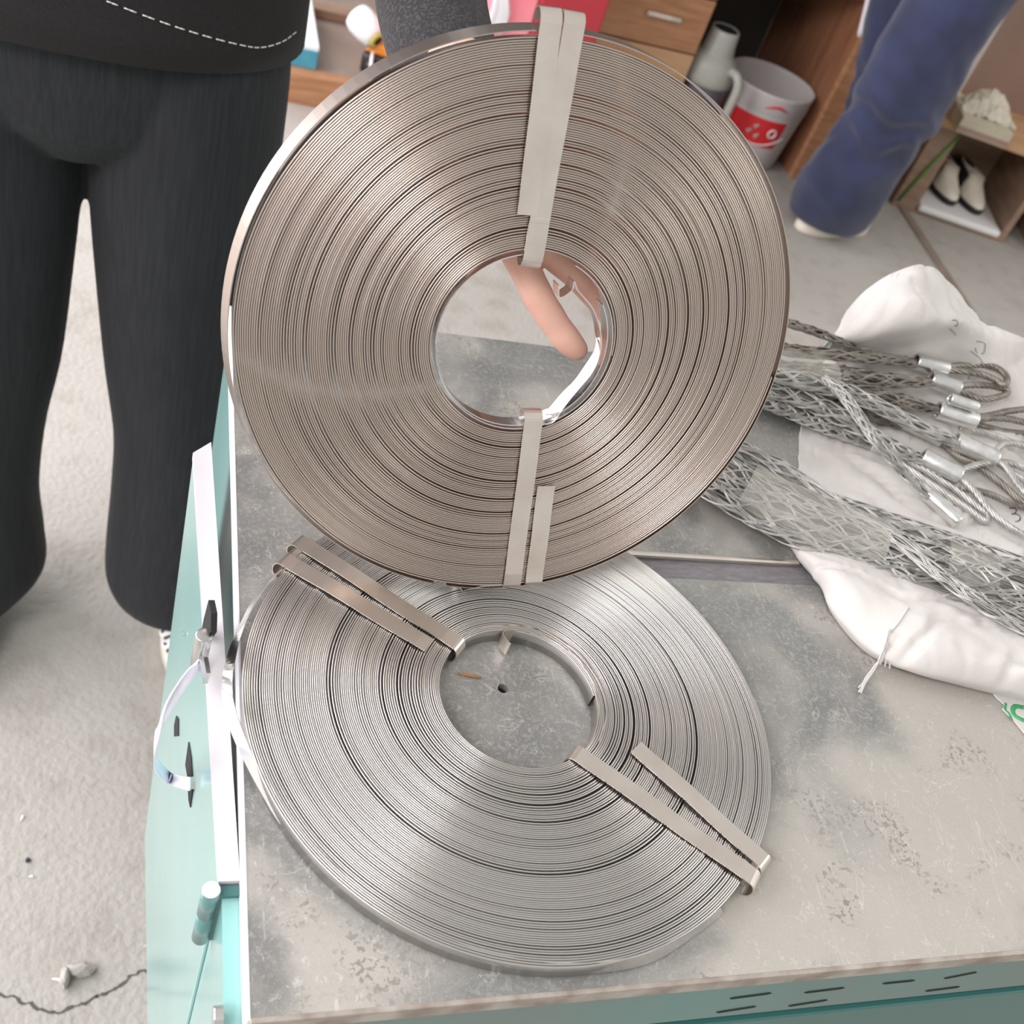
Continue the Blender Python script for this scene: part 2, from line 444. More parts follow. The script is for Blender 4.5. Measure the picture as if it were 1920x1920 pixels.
# drawer below the fascia: recessed dark shadow gap and drawer front
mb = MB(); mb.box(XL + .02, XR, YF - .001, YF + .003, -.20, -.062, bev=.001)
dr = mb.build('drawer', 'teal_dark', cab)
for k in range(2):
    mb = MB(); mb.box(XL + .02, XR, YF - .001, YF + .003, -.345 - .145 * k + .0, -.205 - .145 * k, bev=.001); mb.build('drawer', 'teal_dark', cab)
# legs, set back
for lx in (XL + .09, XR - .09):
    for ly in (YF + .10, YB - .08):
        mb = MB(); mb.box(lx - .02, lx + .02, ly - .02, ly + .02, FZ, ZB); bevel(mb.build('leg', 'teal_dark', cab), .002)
# front pillar
mb = MB()
mb.box(XL - .0085, XL + .001, YF + .001, .2245, -.5, -.0165)
mb.build('side_pillar', 'teal', cab)
# hex bolt
hb = at(436, 1906, -.012)
mb = MB(); seg = 6; ax = Vector((-1, 0, 0))
hx = Vector((XL - .009, YF + .007, -.013))
mb.add([hx + Vector((0, .005 * math.cos(k * math.pi / 3), .005 * math.sin(k * math.pi / 3))) for k in range(6)] + [hx + Vector((-.004, .0048 * math.cos(k * math.pi / 3), .0048 * math.sin(k * math.pi / 3))) for k in range(6)],
       [(k, (k + 1) % 6, 6 + (k + 1) % 6, 6 + k) for k in range(6)] + [(6, 7, 8, 9, 10, 11)])
bevel(mb.build('bolt', 'zinc', cab), .0005)
# door, ajar
D0o, D1o = Vector((.0515, .2265, 0)), Vector((.0385, .5015, 0)); D1i = Vector((.0490, .5125, 0)); D0i = Vector((.0605, .2265, 0))
mb = MB()
mb.prism([D0o + Vector((0, 0, -.012)), D1o + Vector((0, 0, -.012)), D1i + Vector((0, 0, -.012)), D0i + Vector((0, 0, -.012))], (0, 0, -.478))
door = bevel(mb.build('door', 'teal', cab), .0012)
dv = (D1o - D0o).normalized(); dn = Vector((-dv.y, dv.x, 0))
if dn.x > 0: dn = -dn
# door top edge, the bright reflection put into its pale colour
mb = MB(); e = .0003
mb.prism([D0o + dn * e + Vector((0, 0, -.0117)), D1o + dn * e + dv * e + Vector((0, 0, -.0117)), D1i + dv * e + Vector((0, 0, -.0117)), D0i + Vector((0, 0, -.0117))], (0, 0, -.005))
mb.build('door_top_edge', mat('edge_sheen', (.62, .60, .62), (.66, .64, .66), rough=.3, scale=30, coat=.5), door)


def ondoor(px, py, off=0.0): return atp(px, py, D0o + dn * off, dn)


# lens shaped slots in the door skin, their shade painted as dark plates
for pts in ([(330, 1342), (334, 1348), (334, 1380), (326, 1381), (326, 1360)], [(353, 1391), (358, 1420), (360, 1456), (351, 1457), (347, 1434)], [(352, 1480), (361, 1480), (356, 1514), (353, 1500)]):
    q = [ondoor(x, y, .0006) for x, y in pts]
    m_ = MB(); m_.prism(q, -dn * .0015); m_.build('slot', 'dark', door)
# latch: dark plate painting the shade of its recess, round lock, tongue
m_ = MB(); q = [ondoor(x, y, .0012) for x, y in ((391, 1125), (396, 1150), (395, 1185), (384, 1200), (376, 1192), (382, 1160))]; m_.prism(q, -dn * .003)
m_.build('latch_shade', 'dark', door)
la, lb = ondoor(383, 1190, .004), ondoor(372, 1246, .004)
m_ = MB(); m_.tube([la, lb], .0042, 16); lt = bevel(m_.build('latch', 'zinc', door, True), .0005)
m_ = MB(); q = [ondoor(x, y, .006) for x, y in ((366, 1228), (382, 1232), (387, 1262), (381, 1282), (376, 1250))]; m_.prism(q, -dn * .002); m_.build('latch_tongue', 'zinc', door)
m_ = MB(); p0 = ondoor(346, 1188, .0005); m_.tube([p0, p0 + dn * .0012], .0016, 10); m_.build('rivet', 'zinc', door)
# hinge
ha, hb_ = at(420, 1664, -.006), None
ha = Vector((XL - .0135, .2225, -.012))
m_ = MB(); m_.tube([ha, ha - Vector((0, 0, .022))], .0042, 20); m_.tube([ha - Vector((0, 0, .0225)), ha - Vector((0, 0, .048))], .0042, 20)
hg = m_.build('hinge', mat('hinge_paint', (.10, .22, .21), rough=.3, coat=.5), cab, True)
m_ = MB(); m_.lathe([(.0001, .0016), (.0022, .0013), (.0036, .0004), (.0040, -.0008), (.0034, -.002)], 20, Matrix.Translation(ha + Vector((0, 0, .0015)))); m_.build('hinge_cap', 'white', hg, True)
m_ = MB(); m_.box(ha.x + .002, XL, ha.y - .002, ha.y + .003, -.060, -.014); m_.build('hinge_leaf', 'teal_dark', hg)
# white cord looped from the latch into the door slot
loop = [(372, 1248, .006), (352, 1270, .012), (325, 1310, .022), (305, 1350, .028), (292, 1395, .030), (293, 1430, .024), (312, 1455, .013), (338, 1466, .006), (356, 1470, .003)]
pp = [ondoor(x, y, o_) for x, y, o_ in loop]; pp = [Vector(p) for p in spline([tuple(p) for p in pp], 40)]
m_ = MB(); vs = []; 
for i, p in enumerate(pp):
    t = (pp[min(i + 1, 39)] - pp[max(i - 1, 0)]).normalized(); w = t.cross(dn).normalized() * .0036; th = dn * .0005
    vs += [p - w - th, p + w - th, p + w + th, p - w + th]
m_.add(vs, [(i * 4 + k, i * 4 + (k + 1) % 4, i * 4 + 4 + (k + 1) % 4, i * 4 + 4 + k) for i in range(39) for k in range(4)] + [(0, 1, 2, 3), (156, 157, 158, 159)])
tag(m_.build('plastic_tie', 'zip', None, True), 'white plastic tie looped from the latch on the teal cabinet door', 'tie')

# ---------------------------------------------------------------- strapping coils
SW = .0100          # strap width


def winding(name, m, parent, r0, r1, pitch, seed, seg=220, top=0.0):
    g = np.random.default_rng(seed)
    turns = []
    r = r0
    while r < r1:
        turns.append(r); r += pitch * (1 + .10 * g.random() + (.9 if g.random() < .06 else 0) + (.35 if g.random() < .2 else 0))
    rt = np.array(turns); n = len(rt)
    T = (n - 1) * seg + 1
    u = np.arange(T) / seg; th = u * 2 * np.pi
    rad = np.interp(u, np.arange(n), rt)
    # slow wobble shared by neighbouring turns
    ph = g.random(6) * 6.28
    frac = (rad - r0) / (r1 - r0)
    rad = rad + .0006 * np.sin(2 * th + ph[0] + 3 * frac) * np.sin(np.pi * np.clip(frac, 0, 1)) + .0003 * np.sin(3 * th + ph[1] + 7 * frac) * np.sin(np.pi * np.clip(frac, 0, 1))
    hj = g.normal(0, 1, n + 2); hk = np.convolve(g.normal(0, 1, n + 12), np.ones(5) / 5, 'same')[:n + 2]
    z = .00014 * np.interp(u, np.arange(n + 2), hj) + .00038 * np.interp(u, np.arange(n + 2), hk) + .00012 * np.sin(th * 3 + 40 * frac + ph[2])
    ht = pitch * .465
    sec = [(-ht, 0.0), (-ht, SW - .00040), (-ht * .62, SW - .00008), (ht * .62, SW - .00008), (ht, SW - .00040), (ht, 0.0)]
    V = np.empty((T, 6, 3))
    c, s_ = np.cos(th), np.sin(th)
    for k, (dr_, dz) in enumerate(sec):
        V[:, k, 0] = (rad + dr_) * c; V[:, k, 1] = (rad + dr_) * s_; V[:, k, 2] = dz + z * (1 if k not in (0, 5) else .3) + top
    F = []
    base = np.arange(T - 1)[:, None] * 6
    k = np.arange(6)[None]
    q = np.stack([base + k, base + (k + 1) % 6, base + 6 + (k + 1) % 6, base + 6 + k], 2).reshape(-1, 4)
    me = bpy.data.meshes.new(name)
    me.vertices.add(T * 6); me.vertices.foreach_set('co', V.reshape(-1))
    me.loops.add(q.size); me.loops.foreach_set('vertex_index', q.reshape(-1).astype(np.int32))
    me.polygons.add(len(q)); me.polygons.foreach_set('loop_start', np.arange(0, q.size, 4, dtype=np.int32)); me.polygons.foreach_set('loop_total', np.full(len(q), 4, dtype=np.int32))
    me.update(); me.validate()
    sm = np.ones(len(q), bool); me.polygons.foreach_set('use_smooth', sm)
    me.materials.append(M[m])
    o = bpy.data.objects.new(name, me); C.objects.link(o); o.parent = parent
    return o


def ribbon(name, A, B, m, parent, t=.0005, n=None, label=None):
    """strap as a thin solid between two edge curves A and B (lists of world points)"""
    if n:
        A = [Vector(p) for p in spline([tuple(p) for p in A], n)]; B = [Vector(p) for p in spline([tuple(p) for p in B], n)]
    k = len(A); vs = []
    for i in range(k):
        tg = (A[min(i + 1, k - 1)] - A[max(i - 1, 0)]) + (B[min(i + 1, k - 1)] - B[max(i - 1, 0)])
        nn = tg.cross(B[i] - A[i]); nn = nn.normalized() * t / 2 if nn.length > 1e-12 else Vector((0, 0, t / 2))
        vs += [A[i] + nn, B[i] + nn, B[i] - nn, A[i] - nn]
    f = [(i * 4 + a, i * 4 + (a + 1) % 4, i * 4 + 4 + (a + 1) % 4, i * 4 + 4 + a) for i in range(k - 1) for a in range(4)] + [(3, 2, 1, 0), tuple((k - 1) * 4 + a for a in range(4))]
    m_ = MB().add(vs, f); o = m_.build(name, m, parent, False)
    if label: o['label'] = label
    return o


def band(name, frame, a0, a1, b0, b1, parent, wrapA=None, wrapB=None, z=.0113, lift=0., m='band', bulgeA=.004, bulgeB=.004, sag=0):
    """binding strap lying on a coil. a0,a1 = the two corners of the start, b0,b1 of the end, in pixels on the coil's face;
    wrapA/wrapB turn that end round the rim down through the given depth"""
    P0, nrm = frame
    face = P0 + nrm * (z + lift)
    c = [atp(x, y, face, nrm) for x, y in (a0, a1, b0, b1)]
    ma, mb_ = (c[0] + c[1]) / 2, (c[2] + c[3]) / 2
    d = (mb_ - ma); Ln = d.length; d.normalize(); w = nrm.cross(d).normalized()
    sgn = 1 if (c[1] - c[0]).dot(w) > 0 else -1; w *= sgn
    hw = SW * .5
    mid = []

    def arc(center_dir, bulge, depth):
        out = []
        for i in range(0, 11):
            a = math.pi * i / 10 * (1.0 if depth > .008 else .6)
            out.append((bulge * math.sin(a), -(depth / 2) * (1 - math.cos(a))))
        return out
    pts = []
    if wrapA:
        for u, dz in reversed(arc(-1, bulgeA, wrapA)): pts.append(ma - d * u + nrm * dz)
    else: pts.append(ma)
    N = 14
    for i in range(1, N):
        q = i / N
        pts.append(ma.lerp(mb_, q) + nrm * (.0004 * math.sin(q * 9 + Ln * 50) + sag * math.sin(math.pi * q)))
    if wrapB:
        for u, dz in arc(1, bulgeB, wrapB): pts.append(mb_ + d * u + nrm * dz)
    else: pts.append(mb_)
    A = [p - w * hw for p in pts]; B = [p + w * hw for p in pts]
    return ribbon(name, A, B, m, parent, .0006)


# lower coil, lying on the cabinet
LC = Vector((.2045, .3120, .0008))
lower = empty('lower_coil', LC, 'grey steel strapping coil lying flat on the worn cabinet top', 'strapping coil', 'coils of steel strapping')
lower.name = 'strapping_coil'
winding('winding', 'strap2', lower, .0435, .1440, .00100, 11)
LF = (LC, Vector((0, 0, 1)))
band('binding_strap', LF, (529, 1057), (541, 1040), (796, 1219), (813, 1201), lower, wrapA=.011, bulgeA=.004)
band('binding_strap', LF, (550, 1027), (579, 1005), (846, 1212), (866, 1197), lower, wrapA=.011, wrapB=.0115, bulgeA=.005, bulgeB=.004)
band('binding_strap', LF, (1078, 1425), (1091, 1402), (1400, 1653), (1424, 1634), lower, wrapA=.011, wrapB=.011, bulgeA=.004, bulgeB=.004)
band('binding_strap', LF, (1184, 1410), (1201, 1391), (1424, 1624), (1440, 1604), lower, wrapB=.011, bulgeB=.003, lift=.0004)
# loose outer turn springing away on the left and round the front
tz = .0106
To = [(545, 1052, tz, 540, 1060, .004), (505, 1092, tz, 490, 1098, .004), (468, 1150, .0100, 446, 1180, .006), (446, 1215, .0095, 425, 1235, .007), (436, 1300, .0105, 416, 1300, .0055),
      (465, 1394, .0105, 440, 1388, .0045), (523, 1500, .0105, 501, 1506, .0035), (571, 1556, .0105, 543, 1567, .003), (620, 1612, .0107, 596, 1622, .003), (700, 1683, .0107, 672, 1697, .002), (800, 1742, .0107, 776, 1762, .0016),
      (920, 1786, .0107, 905, 1806, .0014), (1060, 1806, .0107, 1060, 1826, .0014), (1200, 1791, .0107, 1210, 1808, .0014), (1300, 1738, .0100, 1307, 1750, .0014), (1352, 1703, .0090, 1356, 1712, .0014)]
ribbon('loose_outer_turn', [at(a, b, c) for a, b, c, _, _, _ in To], [at(d_, e_, f_) for _, _, _, d_, e_, f_ in To], 'loose', lower, n=90)
# loose inner turn with a curled end
Ti = [(958, 1207), (951, 1200), (943, 1188), (950, 1182), (977, 1182), (1021, 1192), (1075, 1225), (1104, 1262), (1121, 1304), (1123, 1340), (1112, 1385), (1092, 1412)]
tops = [at(x, y, .0112) for x, y in Ti]
ribbon('loose_inner_turn', tops, [p - Vector((0, 0, .0100)) for p in tops], 'band', lower, n=70)
Ti = [(862, 1196), (890, 1181), (930, 1173), (980, 1173), (1030, 1186), (1080, 1218), (1112, 1256), (1132, 1300), (1136, 1345), (1124, 1390)]
tops = [at(x, y, .0110) for x, y in Ti]
ribbon('inner_turn', tops, [p - Vector((0, 0, .0100)) for p in tops], 'band', lower, n=60)

# upper coil, held upright over the back of the lower one
UN = Vector((-0.0249, -0.9492, 0.3137)).normalized()
UCf = Vector((0.18533, 0.42434, 0.15525)); UC = UCf - UN * SW
ux = Vector((1, 0, 0)) - UN * UN.x; ux.normalize(); uy = UN.cross(ux)
UM = Matrix.Translation(UC) @ Matrix((ux, uy, UN)).transposed().to_4x4()
upper = empty('strapping_coil', mw=UM, label='brownish steel strapping coil held upright by a hand above the flat coil', cat='strapping coil', group='coils of steel strapping')
winding('winding', 'strap', upper, .0478, .1440, .00100, 23)
UF = (UC, UN)
band('binding_strap', UF, (996, 405), (1030, 408), (985, 470), (1016, 474), upper, z=.0112)
band('binding_strap', UF, (1060, 44), (1094, 48), (982, 480), (1018, 484), upper, wrapA=.011, bulgeA=.005, wrapB=.011, bulgeB=.006)
band('binding_strap', UF, (1016, 42), (1051, 44), (972, 402), (1006, 405), upper, wrapA=.012, bulgeA=.006, lift=.0010)
band('binding_strap', UF, (983, 790), (1018, 790), (945, 1094), (975, 1098), upper, wrapA=.011, bulgeA=.0045, wrapB=.011, bulgeB=.003)
band('binding_strap', UF, (1009, 912), (1040, 910), (985, 1092), (1017, 1090), upper, wrapB=.011, bulgeB=.003)


def uedge(pts, z0=.0102, z1=.0004):
    a = [atp(x, y, UC + UN * z0, UN) for x, y in pts]
    return a, [p - UN * (z0 - z1) for p in a]


outer_e = [(1024, 797), (1039, 791), (1055, 768), (1071, 747), (1094, 720), (1112, 697), (1124, 669), (1128, 640), (1122, 605), (1108, 573), (1084, 545), (1077, 528), (1072, 545), (1050, 558), (1048, 535)]
inner_e = [(1018, 779), (1032, 763), (1055, 736), (1078, 713), (1099, 683), (1112, 662), (1119, 635)]
A_ = [atp(x, y, UC + UN * .0102, UN) for x, y in outer_e]
B_ = [atp(x, y, UC + UN * .0045, UN) for x, y in inner_e]
B_ += [p - UN * .0098 for p in A_[7:]]
ribbon('loose_inner_turn', A_, B_, 'loose', upper, n=90)


def circ(cx, cy, rx, a0, a1, n=60):
    p = []
    for i in range(n):
        a = math.radians(a0 + (a1 - a0) * i / (n - 1)); p.append(UC + ux * (cx + rx * math.cos(a)) + uy * (cy + rx * math.sin(a)))
    return p


for (cx, cy, r_, a0, a1) in ((.0006, -.0004, .0462, 100, 430), (-.0010, 0, .0448, 150, 395)):
    b_ = circ(cx, cy, r_, a0, a1); ribbon('inner_turn', [p + UN * .0102 for p in b_], b_, 'loose', upper)
fr_e, bk_e = [], []
for i in range(160):
    dg = -95 + 357 * i / 159; a = math.radians(dg); k = max(0., math.cos(math.radians(min(90, abs(dg - 152) * .95)))) ** .7
    rf, rb = .1448 + .0004 * k, .1448 + .0034 * k
    fr_e.append(UC + (ux * math.cos(a) + uy * math.sin(a)) * rf + UN * .0102); bk_e.append(UC + (ux * math.cos(a) + uy * math.sin(a)) * rb)
ribbon('outer_turn', fr_e, bk_e, 'strap', upper)
A_, B_ = uedge([(948, 1098), (905, 1100), (880, 1105), (868, 1108), (863, 1100)], .0103, .0005)
ribbon('loose_outer_end', A_, B_, 'loose', upper, n=24)

# little things on the top
q = [at(858, 1262, .0012), at(880, 1266, .001), at(902, 1271, .0009)]
m_ = MB(); m_.tube(q, [.0004, .0010, .0005], 6); tag(m_.build('wood_splinter', 'splinter', None, True), 'thin orange wood splinter on the steel inside the flat coil', 'splinter')

# ---------------------------------------------------------------- white woven sack
ROWS = [
    # each row runs left to right; (pixel x, pixel y, height)
    [(1478, 1014, .001), (1497, 1050, .001), (1538, 1100, .001), (1562, 1155, .001), (1625, 1225, .001), (1712, 1262, .001), (1800, 1286, .001), (1925, 1318, .001), (2100, 1370, .001)],
    [(1476, 1008, .006), (1497, 1040, .008), (1538, 1090, .010), (1564, 1140, .012), (1632, 1210, .013), (1706, 1250, .016), (1800, 1272, .018), (1925, 1300, .018), (2100, 1350, .018)],
    [(1480, 1004, .009), (1508, 1024, .014), (1560, 1062, .022), (1605, 1100, .026), (1665, 1150, .026), (1740, 1185, .032), (1820, 1215, .034), (1925, 1245, .034), (2100, 1290, .034)],
    [(1488, 1002, .006), (1530, 1010, .010), (1590, 1035, .016), (1650, 1062, .021), (1710, 1095, .024), (1775, 1128, .028), (1845, 1158, .030), (1930, 1185, .030), (2100, 1230, .030)],
    [(1494, 960, .003), (1545, 965, .003), (1610, 985, .004), (1675, 1010, .006), (1740, 1040, .008), (1800, 1070, .009), (1865, 1098, .010), (1940, 1125, .010), (2110, 1170, .010)],
    [(1497, 890, .001), (1545, 900, .002), (1610, 925, .005), (1680, 955, .006), (1750, 985, .006), (1810, 1005, .006), (1870, 1025, .006), (1950, 1050, .006), (2120, 1100, .006)],
    [(1500, 820, .001), (1545, 825, .004), (1610, 840, .006), (1690, 870, .006), (1770, 900, .006), (1830, 925, .005), (1890, 940, .005), (1960, 960, .005), (2130, 1000, .005)],
    [(1512, 750, .001), (1550, 750, .004), (1620, 760, .008), (1700, 780, .010), (1780, 805, .010), (1840, 825, .010), (1900, 845, .010), (1970, 865, .010), (2130, 900, .010)],
    [(1545, 680, .004), (1580, 690, .010), (1640, 695, .016), (1710, 705, .018), (1785, 715, .018), (1850, 735, .018), (1905, 755, .018), (1975, 775, .018), (2130, 810, .018)],
]
ctrl = [[tuple(at(x, y, z)) for x, y, z in r] for r in ROWS]
YH = .655
HUMP = [
    [(1558, 645, .645), (1590, 652, .650), (1650, 655, .648), (1715, 650, .642), (1785, 640, .640), (1850, 668, .640), (1905, 690, .640), (1975, 710, .640), (2130, 750, .640)],
    [(1568, 622, .655), (1600, 630, .640), (1660, 622, .628), (1725, 608, .622), (1790, 598, .632), (1850, 622, .645), (1905, 650, .650), (1975, 672, .650), (2130, 710, .65)],
    [(1578, 600, .665), (1612, 580, .650), (1670, 560, .636), (1735, 552, .634), (1797, 575, .648), (1850, 606, .655), (1912, 636, .655), (1980, 655, .655), (2130, 690, .655)],
    [(1590, 580, .672), (1622, 545, .664), (1675, 512, .655), (1738, 498, .655), (1790, 545, .665), (1842, 602, .664), (1916, 632, .664), (1985, 650, .664), (2130, 686, .664)],
    [(1596, 586, .690), (1628, 560, .690), (1680, 530, .690), (1740, 520, .690), (1786, 560, .690), (1842, 615, .69), (1916, 645, .69), (1985, 665, .69), (2130, 700, .69)],
]
ctrl += [[tuple(aty(x, y, Y)) for x, y, Y in r] for r in HUMP]
back = []
for p in ctrl[-1]: back.append((p[0], p[1] + .012, p[2] - .06))
ctrl.append(back)
NU, NV = 130, 150
rows = [spline(r, NU) for r in ctrl]
cols = [spline([rows[i][j] for i in range(len(rows))], NV) for j in range(NU)]
vs = []
for j in range(NU):
    for i in range(NV):
        p = Vector(cols[j][i])
        k = i / NV
        amp = .0016 * min(1, k * 8) * (1 if k > .12 else 1)
        dz = noise.noise(Vector((p.x * 38, p.y * 38, p.z * 60))) * amp + noise.noise(Vector((p.x * 90 + 5, p.y * 60, 3))) * amp * .5
        crease = abs(noise.noise(Vector((p.x * 17 + 9, p.y * 24 + p.x * 8, 7)))); dz += -max(0, .14 - crease) * .035 * min(1, k * 6)
        cr2 = abs(noise.noise(Vector((p.x * 40 + p.y * 30, p.y * 18, 17)))); dz += -max(0, .10 - cr2) * .018 * min(1, k * 6)
        q = p + Vector((0, -dz * .4, dz))
        if q.y < YB: q.z = max(q.z, .0006 + .0004 * k)
        vs.append(q)
fs = [(j * NV + i, (j + 1) * NV + i, (j + 1) * NV + i + 1, j * NV + i + 1) for j in range(NU - 1) for i in range(NV - 1)]
sk = empty('woven_sack', at(1700, 1000, 0), 'crumpled white woven sack spread under the wire cable grips', 'sack')
cloth = mesh('sack_cloth', vs, fs, 'sack', sk, True)
so = cloth.modifiers.new('solid', 'SOLIDIFY'); so.thickness = .0005; so.offset = -1
BV = BVHTree.FromPolygons(vs, fs)


def onsack(px, py, off=.0004, z=.006):
    d = ((float(px - 960) / FPX) * right + (float(py - 960) / FPX) * down + fwd).normalized()
    h, n_, _, _ = BV.ray_cast(CAM, d)
    return (h - d * off) if h is not None else at(px, py, z)


def stroke(pts, w, m, parent, name):
    m_ = MB()
    for poly in pts:
        P_ = [onsack(x, y, .0005) for x, y in spline(poly, max(8, len(poly) * 5))]
        m_.tube(P_, w, 6, flat=.5)
    return m_.build(name, m, parent, True)


stroke([[(1781, 616), (1786, 621), (1792, 628)], [(1785, 601), (1792, 600), (1796, 604), (1794, 611), (1789, 611)]], .0003, 'ink', sk, 'pen_mark')
stroke([[(1831, 640), (1840, 641), (1847, 645), (1847, 655), (1844, 663), (1839, 662)], [(1820, 658), (1828, 664), (1838, 672), (1844, 682)], [(1829, 652), (1830, 658), (1833, 662)], [(1818, 705), (1815, 712)]], .0003, 'ink', sk, 'pen_mark')
stroke([[(1893, 953), (1901, 952), (1906, 957), (1902, 963), (1897, 964)], [(1897, 964), (1906, 964), (1913, 969), (1911, 976), (1904, 978)]][:2], .0005, 'ink', sk, 'printed_number')
# frayed stitching tail hanging off the sack corner
m_ = MB()
for k in range(5):
    P_ = [at(x + random.uniform(-3, 3), y + random.uniform(-2, 2), z) for x, y, z in ((1668, 1180, .029), (1662, 1205, .022), (1652, 1232, .012), (1640, 1250, .006), (1625, 1272, .003), (1612, 1288 + 3 * k, .002))]
    m_.tube([Vector(p) for p in spline([tuple(p) for p in P_], 24)], .0006, 5)
for k in range(3):
    P_ = [at(1662 + k * 3, 1205, .022), at(1658 + 6 * k, 1228, .014), at(1650 + 9 * k, 1246 + 4 * k, .008)]
    m_.tube(P_, .0006, 5)
m_.build('frayed_thread', 'sack', sk, True)
m_ = MB(); P_ = []
for i, (x, y) in enumerate(spline([(1703, 1138), (1692, 1155), (1680, 1172), (1668, 1185)], 26)): P_.append(onsack(x, y, .0008 + .0004 * (i % 2)))
m_.tube(P_, [.0006 + .0003 * (i % 2) for i in range(26)], 6); m_.build('chain_stitch', 'sack', sk, True)
# second layer of sack lying flat at the front right with a green printed ring
outl = [(1850, 1288), (1868, 1310), (1882, 1322), (1878, 1330), (1900, 1352), (1935, 1395), (2100, 1420), (2150, 1340), (1925, 1305)]
m_ = MB(); m_.prism([at(x, y, .0006) for x, y in outl], (0, 0, .0012)); fl = m_.build('sack_corner', 'sack', sk)


def flatstroke(poly, w, m, parent, name, z=.0021, closed=False):
    P_ = [at(x, y, z) for x, y in spline(poly, 40)]; m_ = MB(); m_.tube(P_, w, 6, flat=.12); return m_.build(name, m, parent, True)


flatstroke([(1916, 1326), (1905, 1324), (1899, 1330), (1902, 1340), (1912, 1347), (1926, 1352), (1945, 1350), (1948, 1338), (1935, 1329), (1916, 1326)], .0016, 'green_ink', sk, 'green_print')
flatstroke([(1886, 1318), (1885, 1330), (1892, 1338), (1897, 1350)], .0009, 'green_ink', sk, 'green_print')
m_ = MB(); m_.prism([at(x, y, .0012) for x, y in ((1499, 752), (1512, 762), (1518, 772), (1512, 796), (1500, 796))], (0, 0, .0010)); m_.build('green_print', 'green_ink', sk)


# ---------------------------------------------------------------- wire mesh cable grips
def frame_along(P):
    n = len(P); out = []
    for i in range(n):
        t = (P[min(i + 1, n - 1)] - P[max(i - 1, 0)]).normalized()
        side = t.cross(Vector((0, 0, 1))).normalized(); up = side.cross(t)
        out.append((t, side, up))
    return out


def sock(path, radii, nst, turns, wire, name, m, parent, steps=70, flat=.6, seed=0, pair=.85):
    P_ = [Vector(p[:3]) for p in spline([tuple(p) for p in path], steps)]
    Rr = [float(x[0]) for x in spline([(r_,) for r_ in radii], steps)]
    F_ = frame_along(P_); m_ = MB(); g = random.Random(seed)
    for dr_ in (1, -1):
        for k in range(nst):
            o_ = g.uniform(-.15, .15)
            for e_ in (-1, 1):
                pts = []
                for i in range(steps):
                    a = 2 * math.pi * (k / nst + dr_ * turns * i / steps) + o_ + .35 * math.sin(i * .25 + k * 2 + dr_) + .12 * math.sin(i * .6 + k * 5)
                    t, sd, up = F_[i]
                    rr = Rr[i] + dr_ * wire * .5
                    pts.append(P_[i] + sd * math.cos(a) * rr + up * (math.sin(a) * rr * flat) + (sd * -math.sin(a) + up * math.cos(a)) * wire * e_ * pair)
                m_.tube(pts, wire * .8, 4)
    for k in range(int(nst * 1.6)):
        a0 = g.uniform(0, 6.28); q = g.uniform(.25, .75); tw_ = g.uniform(-.8, .8)
        m_.tube([P_[i] + F_[i][1] * math.cos(a0 + tw_ * i * .08) * Rr[i] * q + F_[i][2] * (math.sin(a0 + tw_ * i * .08) * Rr[i] * q * flat) for i in range(steps)], wire * .95, 4)
    return m_.build(name, m, parent, True)


def rope(pts, r, name, m, parent, n=60, lay=None, nst=6):
    P_ = [Vector(p) for p in spline([tuple(p) for p in pts], n)]
    L_ = sum((P_[i + 1] - P_[i]).length for i in range(n - 1)); tw = L_ / (r * 9)
    m_ = MB(); m_.tube(P_, r * .55, 6)
    nrm = None; fr = []
    for i in range(n):
        t = (P_[min(i + 1, n - 1)] - P_[max(i - 1, 0)]).normalized()
        if nrm is None: nrm = t.cross(Vector((0, 0, 1))).normalized()
        nrm = (nrm - t * nrm.dot(t)).normalized(); fr.append((nrm, t.cross(nrm)))
    for k in range(nst):
        pts_ = [P_[i] + (fr[i][0] * math.cos(2 * math.pi * (k / nst + tw * i / n)) + fr[i][1] * math.sin(2 * math.pi * (k / nst + tw * i / n))) * r * .62 for i in range(n)]
        m_.tube(pts_, r * .42, 5)
    return m_.build(name, m, parent, True)


def ferrule(a, b, r, m, parent, oval=1.0):
    """crimped sleeve: open tube with thick wall and rounded lips"""
    t = (b - a).normalized(); L_ = (b - a).length
    mw = Matrix.Translation(a) @ t.to_track_quat('Z', 'Y').to_matrix().to_4x4() @ Matrix.Diagonal((1, oval, 1, 1))
    prof = [(r * .70, 0.004), (r * .72, .0006), (r * .82, -.0002), (r * .96, .0004), (r, .0016), (r * .99, L_ * .5), (r, L_ - .0016), (r * .96, L_ - .0004), (r * .82, L_ + .0002), (r * .72, L_ - .0006), (r * .70, L_ - .004)]
    m_ = MB(); m_.lathe(prof, 28, mw); return m_.build('ferrule', m, parent, True)


def P3(x, y, z): return tuple(at(x, y, z))


def grip(label, spath, srad, fer, frad, loops, sm='wire', fm='aluminium', nst=8, turns=1.5, wire=.00060, seed=0, rr=.0029, lm=None, group='wire mesh cable grips in the taped bundle on the sack'):
    base = Vector(P3(*fer[0]))
    g = empty('cable_grip', base, label, 'cable grip', group)
    sock([P3(*p) for p in spath], srad, nst, turns, wire, 'mesh_sock', sm, g, seed=seed)
    a, b = Vector(P3(*fer[0])), Vector(P3(*fer[1]))
    ferrule(a, b, frad, fm, g)
    for lp in loops: rope([P3(*p) for p in lp], rr, 'eye_loop', lm or sm, g, n=max(50, 12 * len(lp)))
    return g


